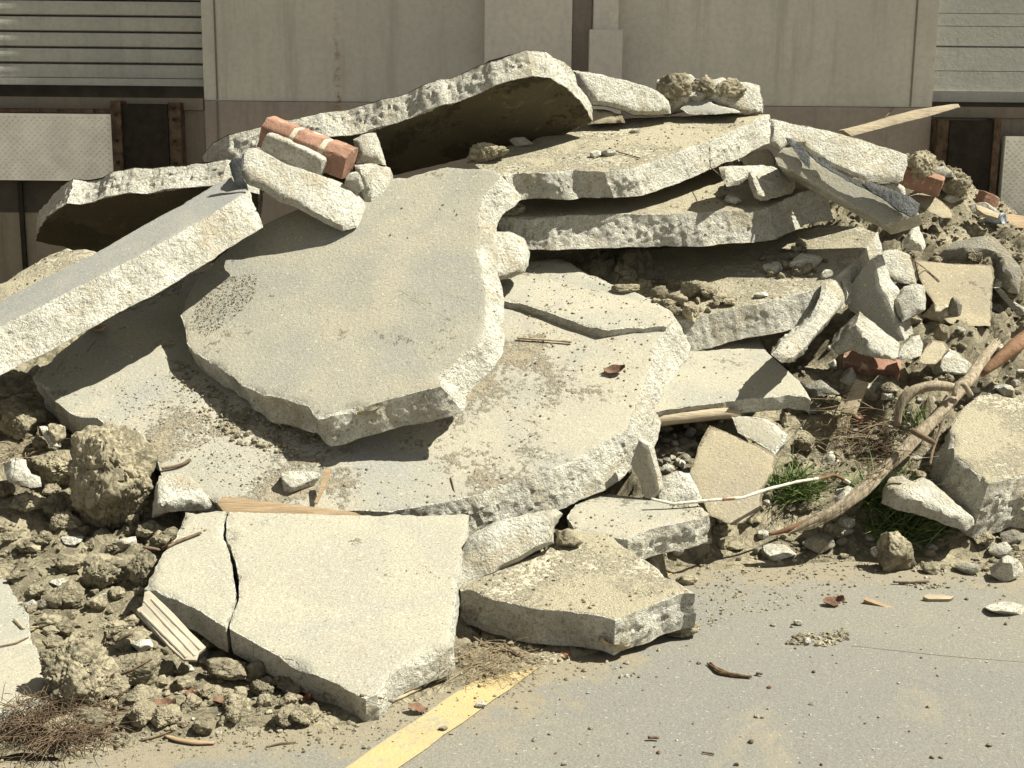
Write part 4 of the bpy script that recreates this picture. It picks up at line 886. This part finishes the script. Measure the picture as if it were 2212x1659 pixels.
tube('branch', 'short broken branch stub crossing the weathered log', 'branch', 'MR 1490,1120 1560,1160 1640,1205', [.012, .012, .007], 'twig', 8, 0.2, Y=[4.28, 4.25, 4.22])
tube('branch', 'red brown stick behind the top of the weathered log', 'branch', 'MR 1940,760 2060,660 2150,590 2212,540 2260,500', [.012, .024, .028, .026, .026], 'redwood', 10, 0.35, Y=[4.8, 4.84, 4.88, 4.92, 4.95])
tube('branch', 'splintered red brown end of wood at the foot of the log', 'branch', 'BR 570,145 700,115 850,60 1000,0', [.004, .010, .014, .012], 'redwood', 9, 0.5, Y=[4.13, 4.13, 4.14, 4.16])
rb = tube('rebar', 'pale painted steel rod with rust patches in front of the tan flagstone', 'steel rod', 'MM 2000,1562 MR -40,1595 200,1570 400,1555 560,1500 760,1450 930,1425 990,1405 1060,1440 1090,1460', .0055, 'white', 7, Y=[4.02, 4.02, 4.03, 4.06, 4.12, 4.2, 4.28, 4.30, 4.28, 4.26])
tube('rust_band', None, None, 'MR 840,1437 930,1425 990,1404 1060,1440', .0061, 'redwood', 7, Y=[4.238, 4.279, 4.299, 4.279], parent=rb)
tube('rust_band', None, None, 'MR 270,1566 350,1560', .0061, 'redwood', 7, Y=[4.04, 4.052], parent=rb)
M['siding'] = plain('weathered pale siding', (0.33, 0.295, 0.225), 0.7, 0.2, 8, 0.003)
def board(name, label, cat, poly, anchor, n, t, mat, **kw):
    kw.setdefault('jag', 0.0015)
    o = slab(name, label, cat, poly, anchor, n=n, t=t, mat='white', side=0.002, chip=0.0, topn=0.0008, res=0.012, **kw)
    o.data.materials[0] = M[mat]; return o
board('plank', 'weathered plank bridging from the heap to the right loading dock', 'plank', 'PX 1822,281 1840,294 1930,270 2010,250 2075,231 2070,224 1990,236 1940,249 1880,267', (1930, 262, 6.45), (0.1, -0.85, 0.45), 0.03, 'oldboard', ext=(0.0, 0.10, 0.0)).data.update()
board('plank', 'thin lumber plank lying along the back edge of the pale sandy front slab', 'plank', 'ML 1400,1590 1430,1545 1600,1560 1750,1580 1900,1600 2212,1640 MM 100,1650 150,1670 80,1680 ML 2212,1690 2000,1690 1800,1670 1600,1665 1440,1650', (620, 1085, 3.875), (0, -0.75, 0.66), 0.03, 'lumber', jag=0.005)
board('wooden_stake', 'short flat lumber stick leaning beside the white stone on the widest slab', 'stick', 'ML 2020,1580 2050,1520 2095,1360 2128,1358 2110,1440 2050,1570 2040,1590', (692, 1080, 3.9), (0.1, -0.8, 0.6), 0.012, 'lumber')
gb = board('old_board', 'ribbed pale sheet of old siding under the corner of the front slab', 'siding', 'BL 880,620 915,600 930,510 960,500 1000,535 1120,650 1220,760 1325,862 1280,900 1265,945 1180,940 1080,850 980,740 900,650', (370, 1350, 3.22), (0.15, -0.5, 0.85), 0.015, 'siding', warp=0.006)
for a_, b_ in (((925, 570), (1255, 925)), ((975, 560), (1290, 885)), ((905, 640), (1200, 935))):
    P_ = PX('BL %d,%d %d,%d' % (a_ + b_)); V, f = tube_v([hit(*P_[0]), hit((P_[0][0] + P_[1][0]) / 2, (P_[0][1] + P_[1][1]) / 2), hit(*P_[1])], .0045, 8, flat=.8)
    link('rib', V, f, M['siding'], parent=gb, tree=False)
board('old_board', 'short weathered board stuck upright in the right bank', 'board', 'MR 1030,1000 1075,900 1130,788 1212,812 1170,910 1125,1015', (1845, 890, 4.75), (-0.3, -0.7, 0.6), 0.02, 'oldboard')
board('old_board', 'thin board lying across the top of the right bank', 'board', 'TR 1905,1315 1960,1330 2055,1372 2045,1400 1960,1375 1910,1340', (2135, 460, 5.9), (0, -0.6, 0.8), 0.02, 'oldboard')
board('plank', 'brown plank at the right edge above the drink can', 'plank', 'TR 2050,1390 2120,1372 2300,1400 2300,1475 2130,1455 2060,1430', (2175, 478, 6.0), (0, -0.6, 0.8), 0.03, 'lumber')
board('wooden_stick', 'flat brown stick lying alone on the pavement', 'stick', 'BR 1185,560 1200,545 1320,590 1420,625 1412,640 1290,598', (1905, 1300, gp(1905, 1300)[1] - .03), (0, -0.45, 0.9), 0.018, 'lumber')
board('wooden_stick', 'short grey piece of wood on the pavement near the right', 'stick', 'BR 1565,540 1600,525 1680,530 1765,540 1740,555 1600,556', (2030, 1290, gp(2030, 1292)[1] - .03), (0, -0.4, 0.9), 0.016, 'oldboard')
bk = [tube_v([p + q_.normal(0, .0045, 3) * np.array([1, 1, .5]) for p in drape(PX('BR 185,985 240,1035 330,1060 450,1075'), .006)], [.002, .006 * q_.uniform(.6, 1), .006 * q_.uniform(.6, 1), .003], 6, .5, k_) for k_ in range(7)]
V, f = merge(bk); tag(link('bark_strip', V, f, M['bark'], sharp=40), 'shredded dark strip of bark on the pavement', 'bark')
tube('bark_strip', 'orange brown strip of bark on the pavement in front of the front slab', 'bark', 'BL 1062,1450 1150,1480 1260,1495 1380,1495', [.005, .011, .012, .008], 'lumber', 6, 0.3, lift=.005, flat=.5)
tube('rolled_strip', 'torn grey roll of old lagging under the grey triangular slab', 'lagging', 'PX 1405,908 1450,905 1500,900 1550,893 1580,890 1600,897', [.026, .026, .025, .024, .024, .012], 'oldboard', 10, 0.3, Y=[4.5, 4.5, 4.51, 4.53, 4.54, 4.53])

# ---------------------------------------------------------------- tar paper, drink can
BN = np.array((-0.2, -0.8, 0.55)); BA = at(1800, 400, 5.15)
def sheet(label, poly, anchor, n, name='tar_paper', cat='tar paper', mat='tar', **kw):
    if anchor[0] > 1000: n = BN; d_ = ray(*anchor[:2]); anchor = anchor[:2] + (float((d_ * (((BA - CAMV) @ BN) / (d_ @ BN)))[1]) - .035,)
    o = slab(name, label, cat, poly, anchor, n=n, t=0.006, mat='white', side=0.001, chip=0.0, topn=0.006, warp=kw.pop('warp', 0.02), wfreq=5, res=0.011, jag=0.006, **kw)
    o.data.materials[0] = M[mat]; return o
sheet('torn flap of black tar paper hanging at the upper end of the kerb beam', 'TR 675,885 720,888 760,915 800,950 832,1000 836,1080 805,1055 770,1015 730,950 700,915', (1735, 325, 5.16), (-0.1, -0.75, 0.65))
sheet('small tongue of black tar paper between kerb beam and standing slab', 'TR 885,1005 940,1008 965,1040 972,1075 930,1050 895,1025', (1780, 348, 5.22), (-0.1, -0.75, 0.65))
sheet('large curled black tar paper flap at the lower end of the kerb beam', 'TR 1175,1182 1250,1178 1400,1230 1475,1262 1540,1310 1520,1375 1480,1392 1400,1350 1300,1270 1235,1232', (1930, 440, 5.12), (-0.25, -0.7, 0.65))
sheet('strip of black tar paper along the top of the kerb beam', 'TR 830,985 900,1010 980,1075 1080,1130 1180,1180 1240,1235 1180,1205 1080,1160 980,1100 880,1040', (1820, 372, 5.2), (-0.1, -0.75, 0.65), warp=0.006)
sheet('black tar paper scrap at the left end of the speckled block', 'TL 1478,1060 1500,1020 1560,1018 1560,1060 1550,1120 1580,1180 1590,1220 1520,1190 1495,1130', (512, 372, 4.93), (-0.3, -0.8, 0.4))
cc = hit(2163, 487)
can = empty('drink_can', cc, 'small silver and blue drink can lying high on the right bank', 'can')
def cyl(r0, L, c, d, seg=20, rings=((0, .8), (.06, 1), (.94, 1), (1, .8))):
    d = np.array(d, float); d /= np.linalg.norm(d); a = np.cross(d, [0, 0, 1.]); a /= np.linalg.norm(a); b = np.cross(d, a); V, f = [], []
    for s, k in rings:
        for j in range(seg):
            t = j / seg * 2 * math.pi; V.append(c + d * (s - .5) * L + (a * math.cos(t) + b * math.sin(t)) * r0 * k)
    for i in range(len(rings) - 1):
        for j in range(seg): f.append([i * seg + j, i * seg + (j + 1) % seg, (i + 1) * seg + (j + 1) % seg, (i + 1) * seg + j])
    f.append(list(range(seg))); f.append([(len(rings) - 1) * seg + j for j in range(seg)][::-1]); return np.array(V), f
M['alu'] = plain('bare aluminium', (0.62, 0.62, 0.60), 0.35, 0.1, 30, 0.001, 0.5, 0.8)
M['canblue'] = plain('blue can print', (0.30, 0.36, 0.46), 0.4, 0.6, 25, 0.0, 0.5)
dcan = (0.6, -0.8, -0.05); cpos = cc + np.array([-.03, 0, .035])
V, f = cyl(.027, .08, cpos, dcan); link('can_body', V, f, M['canblue'], parent=can, tree=False).location = (0, 0, 0)
V, f = cyl(.024, .012, cpos + np.array(dcan) / np.linalg.norm(dcan) * .04, dcan, rings=((0, .9), (.3, 1.05), (1, 1.05), (.98, .85), (.4, .8))); link('can_lid', V, f, M['alu'], parent=can, tree=False).location = (0, 0, 0)

# ---------------------------------------------------------------- grass, roots, twigs, leaves
def blades(name, label, cat, boxpx, n, L, mat, seed, lean=(0, 0, 1), spread=.7, wid=.0022, kind=None):
    r = rng(seed); (x0, y0), (x1, y1) = PX(boxpx); V, f = [], []
    for _ in range(n):
        q = (x0 + (x1 - x0) * np.clip(r.normal(.5, .22), 0, 1), y0 + (y1 - y0) * np.clip(r.normal(.5, .25), 0, 1)); dr = ray(*q); b, _, _ = cast(CAMV, dr / np.linalg.norm(dr), 'dirt')
        if b is None: continue
        d = np.array(lean, float) + r.normal(0, spread, 3) * np.array([1, 1, .3]); d[2] = abs(d[2]) + .1; d /= np.linalg.norm(d)
        l = L * r.uniform(.4, 1.1); s = np.cross(d, r.normal(size=3)); s /= np.linalg.norm(s); o = len(V); droop = r.uniform(.2, 1.0) * l
        hd = np.array([d[0], d[1], 0]) 
        for k in range(5):
            t = k / 4; c = b + d * l * t + (hd * .5 - np.array([0, 0, .55])) * droop * t * t; wv = wid * (1 - t ** 1.5) + .0003
            V += [c - s * wv, c + s * wv]
        for k in range(4): f.append([o + 2 * k, o + 2 * k + 1, o + 2 * k + 3, o + 2 * k + 2])
    o = link(name, np.array(V), f, M[mat], sharp=0, tree=False)
    return tag(o, label, cat, None, kind)
blades('grass_tuft', 'thick green grass tuft beside the large upright tan flagstone', 'grass', 'MR 560,1440 900,1600', 420, .16, 'grass', 1, spread=.8)
blades('grass_tuft', 'long bladed grass tuft at the foot of the log', 'grass', 'MR 1180,1560 1330,1640', 220, .25, 'grass', 2, (.25, 0, 1), .6, .0030)
blades('grass_tuft', 'sparse grass spreading under the bright angular block', 'grass', 'BR 1180,30 1620,250', 260, .21, 'grass', 3, (.3, 0, .8), .7, .0028)
blades('grass_tuft', 'few thin blades of grass by the curved root', 'grass', 'MR 1400,1020 1600,1150', 40, .11, 'grass', 4, (0, 0, 1), .4)
def fibres(name, label, cat, boxpx, n, L, rad, mat, seed, up=.25, kind='thing', lift=.02):
    r = rng(seed); (x0, y0), (x1, y1) = PX(boxpx); ps = []
    for _ in range(n):
        b = hit(x0 + (x1 - x0) * np.clip(r.normal(.5, .24), 0, 1), y0 + (y1 - y0) * np.clip(r.normal(.5, .24), 0, 1)) + np.array([0, 0, r.uniform(0, lift)])
        d = r.normal(size=3); d[2] = abs(d[2]) * up; d /= np.linalg.norm(d); l = L * r.uniform(.3, 1.2); c = r.normal(0, 1.5, 3); c[2] = -abs(c[2]) * .6
        P = [b + d * l * t + c * l * t * t * .6 for t in (0, .33, .66, 1)]
        for p_ in P: p_[2] = max(p_[2], b[2] - .02)
        ps.append(tube_v(P, [rad, rad, rad * .8, rad * .4], 4, step=l / 5))
    V, f = merge(ps); return tag(link(name, V, f, M[mat], sharp=0, tree=False), label, cat, None, kind)
fibres('root_mass', 'matted clump of fine dark roots in the lower left corner', 'root mass', 'BL 20,1250 720,1560', 1500, .05, .0010, 'twig', 5, .7, lift=.05)
fibres('root_mass', 'tangle of dry roots and straw on the right bank', 'root mass', 'MR 760,900 1420,1330', 380, .09, .0010, 'straw', 6, .35, 'stuff')
fibres('root_mass', 'dark root tangle below the curved root', 'root mass', 'MR 1080,1080 1480,1420', 220, .09, .0012, 'twig', 7, .35)
fibres('root_mass', 'fuzzy root mat on the soil at the corner of the front slab', 'root mass', 'BM 640,860 1290,1120', 500, .035, .0008, 'straw', 8, .5)
fibres('root_mass', 'fine pale roots on the clods at the left edge', 'root mass', 'ML 10,1180 330,1320', 70, .08, .0010, 'straw', 9, .4)
TW = [('forked twig across the hollowed clod', 'BL 690,1100 760,1060 850,1030 980,955', .004), ('twig leaning on the white stone among the roots', 'BL 740,860 840,800 945,745', .006), ('curved twig over the edge of the cracked off piece', 'BL 1080,240 1150,205 1295,150', .006), ('thick root left of the cracked off piece', 'BL 930,250 1040,270 1110,220', .008),
      ('wavy pale root on the flat pavement slab', 'BL 90,700 150,760 250,750 370,780', .004), ('thin dark stem on the flat pavement slab', 'BL 0,875 100,855 185,815', .003), ('bent root below the forked twig', 'BL 690,1070 750,1140 770,1220', .004), ('long stick on the dirt near the front left', 'BL 620,1300 850,1360 1200,1380', .005), ('twig on the pavement near the left', 'BL 900,1480 1000,1460 1120,1410', .003),
      ('black twig on the pavement under a white pebble', 'BL 1710,1520 1800,1500 1905,1490', .003), ('twig by the root mat', 'BL 540,1380 620,1460 760,1530', .005), ('thin root under the front slab edge', 'BL 1700,1080 1740,1140 1960,1150', .003), ('red brown root by the low thick slab', 'BM 860,830 930,880 1000,910 1100,900', .007), ('dark knobbly root at the foot of the low thick slab', 'BM 1060,890 1110,930 1170,960', .009),
      ('bent straw loop under the low thick slab', 'BM 880,830 900,760 950,735 1100,790', .003), ('pale stick in front of the pointed corner', 'BM 350,1230 420,1200 520,1150', .006), ('brown root along the dirt edge', 'BM 130,1200 250,1215 340,1240', .006), ('straight dry reed stem on the widest slab near the crack', 'MM 1140,545 1300,555 1490,570', .007), ('thin twig standing at the front edge of the widest slab', 'MM 712,1430 730,1500 755,1600', .003),
      ('dark stick between tallest clod and grey block', 'ML 1040,1390 1130,1375 1180,1360 1225,1330', .008), ('thin wire on the upper slab', 'TM 1730,960 1800,990 1930,1025', .004), ('wire sticking from the white wedged block', 'TR 190,950 195,1080 300,1170', .003), ('dead stem above the plank by the right dock', 'TR 1320,760 1370,700 1480,670', .003), ('thin stem in front of the square tan flagstone', 'MR 1480,20 1580,90 1670,170', .003),
      ('dry stem on the right bank', 'MR 880,1230 980,1290 1080,1350', .005), ('twig arching beside the short weathered board', 'MR 900,970 980,920 1090,880', .004), ('twig in front of the short weathered board', 'MR 1050,910 1150,940 1260,1000', .004), ('thin twig standing by the rubble strip', 'MR 1035,170 1050,230 1060,290', .003), ('spiky rootlets left of the large twig', 'BL 690,860 690,800 685,740', .005), ('small twig at the bottom of the pavement', 'BR 140,1555 180,1560 220,1568', .003), ('dark seed pod on the pavement', 'BM 1980,1472 2015,1468 2050,1474', .006), ('short brown twig near the bark strip', 'BR 490,1052 530,1058', .005),
      ('fibrous strip near the right stones', 'BR 1370,465 1480,470 1600,462', .006)]
for lb, pt, rd in TW: tube('twig', lb, 'twig', pt, rd * .7, 'straw' if any(k in lb for k in ('pale', 'straw', 'reed', 'dry')) else 'twig', 6, 0.25, lift=rd * 1.5, group='twigs and roots lying about')
LV = [('dead leaf curled at the dirt edge below the front slab', 'BL 1180,1150 1300,1215', 'leaf'), ('cluster leaf of purple brown in the front left dirt', 'BL 975,1200 1145,1305', 'leaf'), ('bright red leaf beside the purple brown one', 'BL 875,1235 975,1285', 'leaf_red'), ('narrow dead leaf on the dirt', 'BL 1365,1210 1475,1255', 'leaf'), ('upright dead leaf under the front slab corner', 'BL 1915,1165 2020,1255', 'leaf_red'), ('pinkish flat leaf near the front left', 'BL 850,1300 990,1335', 'leaf_red'),
      ('large tan leaf at the foot of the low thick slab', 'BM 1650,825 1870,915', 'leaf_tan'), ('brown curled leaf near the yellow line', 'BM 430,1265 560,1310', 'leaf'), ('small red leaf on the pavement edge', 'BM 1405,935 1492,958', 'leaf_red'), ('brown leaf under a crumb of earth on the pavement', 'BR 930,560 1065,615', 'leaf'), ('thin pale leaf caught on the central slab front', 'MM 100,985 330,1015', 'leaf_tan'), ('pale leaf under the left rim of the central slab', 'ML 1785,1085 1905,1130', 'leaf_tan'), ('pale chip hanging under the long narrow slab', 'ML 545,410 690,510', 'leaf_tan'), ('dried dark sprig on the widest slab', 'MM 1700,705 1840,770', 'leaf')]
for i, (lb, bx, mt) in enumerate(LV):
    (x0, y0), (x1, y1) = PX(bx); b = hit((x0 + x1) / 2, y1 - 2); s = scale_at(b); l = (x1 - x0) * s; r = rng(i + 50); wv = l * r.uniform(.22, .34); hh = min(0.04, (y1 - y0) * s * .4)
    V, f = [], []
    for a in range(9):
        t = a / 8; ww = wv * math.sin(math.pi * min(1, t * .93 + .05)) ** .8 + .001
        for c in (-1, -.5, 0, .5, 1):
            V.append([(t - .5) * l, c * ww, abs(c) ** 1.5 * hh * .9 + hh * .8 * (2 * t - 1) ** 2 + .004 + .004 * math.sin(9 * t + 3 * c + i)])
    for a in range(8):
        for c in range(4): f.append([a * 5 + c, a * 5 + c + 1, a * 5 + c + 6, a * 5 + c + 5])
    V = np.array(V) @ rot((r.uniform(-.2, .5), r.uniform(-.3, .3), r.uniform(-.5, .5))).T + b + np.array([0, .01, .006])
    tag(link('leaf', V, f, M[mt], sharp=0, tree=False), lb, 'leaf', 'dead leaves on the dirt')

# ---------------------------------------------------------------- scattered stones, clods, pebbles and crumbs
r = rng(77)
def down(x, y): return cast((x, y, 4.0), (0, 0, -1))
def pick(poly, n, ok):
    q = np.array(PX(poly)); lo, hi = q.min(0), q.max(0); out = []
    for _ in range(n * 30):
        if len(out) >= n: break
        p = r.uniform(lo, hi)
        if inside(p[None], q)[0]:
            d = ray(*p); h, nn, o = cast(CAMV, d / np.linalg.norm(d))
            if h is not None and o.name.startswith(ok): out.append((h, o))
    return out
RIGHT = 'PX 1440,940 1500,900 1700,790 1850,700 1900,560 2000,480 2050,330 2212,480 2212,1230 2000,1225 1600,1215 1440,1200'
LEFT = 'PX 0,900 330,1000 400,1110 330,1240 420,1330 780,1510 700,1560 300,1600 0,1600'
def small(name, label, cat, pts, s0, s1, mats, kind, group, sub=3):
    for h, _ in pts:
        s = s0 * (s1 / s0) ** (r.random() ** 1.7); V, f = rock_v((s, s * r.uniform(.6, 1.1), s * r.uniform(.5, .85)), int(r.integers(1e6)), 18 if kind == 'clod' else 24, 12, .2 if kind == 'clod' else .06, 2.2, sub if s < .06 else sub + 1, kind)
        V = V @ rot((0, 0, r.uniform(0, 6))).T + h + np.array([0, 0, s * .2])
        tag(link(name, V, f, M[mats[int(r.integers(len(mats)))]], attrs={'brk': np.full(len(V), .8)} if kind == 'rock' else None, tree=False), label, cat, group)
small('clod', 'loose small clod of earth among others on the dirt bank', 'earth clod', pick(RIGHT, 75, 'dirt') + pick(LEFT, 75, 'dirt'), .02, .10, ['clay', 'clay', 'earth'], 'clod', 'loose small clods on the dirt', 4)
small('clod', 'fist sized clod of earth packed among others on the left dirt bank', 'earth clod', pick(LEFT, 45, 'dirt'), .055, .14, ['clay', 'earth'], 'clod', 'fist sized clods on the left dirt bank', 4)
small('stone', 'loose small chip of broken concrete among others on the dirt bank', 'stone', pick(RIGHT, 120, 'dirt') + pick(LEFT, 16, 'dirt'), .012, .085, ['white', 'dusty', 'stone', 'tan'], 'rock', 'loose small chips on the dirt')
small('stone', 'small stone in the gravel pocket right of the widest slab', 'stone', pick('PX 1400,935 1500,930 1510,1010 1480,1050 1420,1060 1405,1000', 40, 'dirt'), .02, .06, ['white', 'stone'], 'rock', 'stones in the gravel pocket')
small('pebble', 'tiny pebble lying loose on the open pavement', 'pebble', pick('PX 1180,1460 1520,1340 1560,1230 2212,1250 2212,1659 900,1659', 95, 'pavement'), .006, .018, ['white', 'bark', 'stone', 'clay'], 'rock', 'tiny pebbles on the pavement', 2)
def crumbs(name, pts, s0, s1, mat, attrs=True):
    v, f = ico(1); ps = []
    for h in pts:
        s = s0 * (s1 / s0) ** (r.random() ** 2); q = v * r.uniform(.5, 1.0, (len(v), 1)) * s * .5 * np.array([1, r.uniform(.6, 1), r.uniform(.5, .9)])
        ps.append((q @ rot((0, 0, r.uniform(0, 6))).T + h + np.array([0, 0, s * .12]), f))
    if not ps: return
    V, F = merge(ps); tag(link(name, V, F, M[mat], sharp=30, attrs={'brk': np.full(len(V), .9)}, tree=False), kind='stuff')
dirtp, slabp, whitep, pavp = [], [], [], []
for _ in range(22000):
    x, y = r.uniform(-2.2, 2.6), r.uniform(2.8, 6.3); h, nn, o = down(x, y)
    if h is None: continue
    if o.name.startswith('dirt'): (dirtp if r.random() < .86 else whitep).append(h)
    elif o.name.startswith('pavement'):
        if y > front_y(np.array([x]))[0] - .22 * abs(r.normal()): pavp.append(h)
    elif o.get('category') in ('concrete slab',) and nn[2] > .6:
        mt = o.data.materials[0].name; k = fbm(np.array([[x * 3.1, y * 3.1, 5.0]]), 3)[0]
        if mt.startswith(('soil', 'dusty')):
            if k > -.25 and r.random() < .85: slabp.append(h)
        elif k > .25 and r.random() < .25: slabp.append(h)
for _ in range(2600):
    x = r.uniform(-1.9, 2.3); y = front_y(np.array([x]))[0] + .05 - abs(r.normal(0, .11)); h, nn, o = down(x, y)
    if h is not None and o.name.startswith(('pavement', 'dirt', 'road')): (pavp if r.random() < .93 else whitep).append(h)
crumbs('dirt_crumbs', dirtp, .010, .045, 'earth'); crumbs('gravel', whitep, .006, .022, 'white')
small('clod', 'lump of earth in the row lying along the third slab of the stack', 'earth clod', pick('PX 1340,600 1400,595 1460,605 1540,620 1600,640 1560,668 1470,690 1410,650', 34, 'concrete_slab'), .03, .1, ['clay', 'earth'], 'clod', 'lumps of earth on the third slab', 4)
small('clod', 'lump of earth at the back of the third slab of the stack', 'earth clod', pick('PX 1640,560 1720,530 1790,560 1760,600 1660,605', 22, 'concrete_slab'), .025, .08, ['clay', 'earth'], 'clod', 'lumps of earth at the back of the third slab', 4)
crumbs('dirt_crumbs', [h for h, _ in pick('ML 1240,380 1290,270 1480,130 1660,110 1640,260 1500,400 1330,520 1220,470', 1500, 'concrete_slab')], .003, .011, 'clay')
crumbs('dirt_crumbs', [h for h, _ in pick('ML 1060,640 1200,700 1450,900 1700,1080 2100,1180 1900,1300 1500,1200 1300,1050 1100,800', 600, 'concrete_slab')], .006, .035, 'earth')
crumbs('gravel', [h for h, _ in pick('ML 700,800 1100,750 1300,1050 1900,1250 1700,1350 2100,1480 1500,1500 1100,1300 800,1050', 700, 'concrete_slab')], .004, .014, 'soiled')
crumbs('dirt_crumbs', slabp, .004, .018, 'clay'); crumbs('dirt_crumbs', pavp, .004, .022, 'clay')
crumbs('dirt_crumbs', [h for h, _ in pick('PX 1420,1240 1950,1222 1800,1290 1560,1345 1430,1390', 330, 'pavement')], .004, .018, 'clay')
crumbs('dirt_crumbs', [h for h, _ in pick('PX 240,1610 900,1520 1150,1455 1120,1500 800,1610 400,1640', 300, 'pavement')], .003, .014, 'clay')
crumbs('dirt_crumbs', [h for h, _ in pick('BR 690,850 700,800 760,790 960,770 1040,740 1100,780 1080,830 960,870 860,860', 160, 'pavement')], .008, .03, 'clay')
crumbs('dirt_crumbs', [h for h, _ in pick('BR 940,560 1000,535 1070,560 1060,600', 40, 'pavement')] + [h for h, _ in pick('BR 330,560 360,520 400,540', 20, 'pavement')] + [h for h, _ in pick('BR 1380,460 1600,455 1740,490 1560,500', 60, 'pavement')], .008, .025, 'clay')
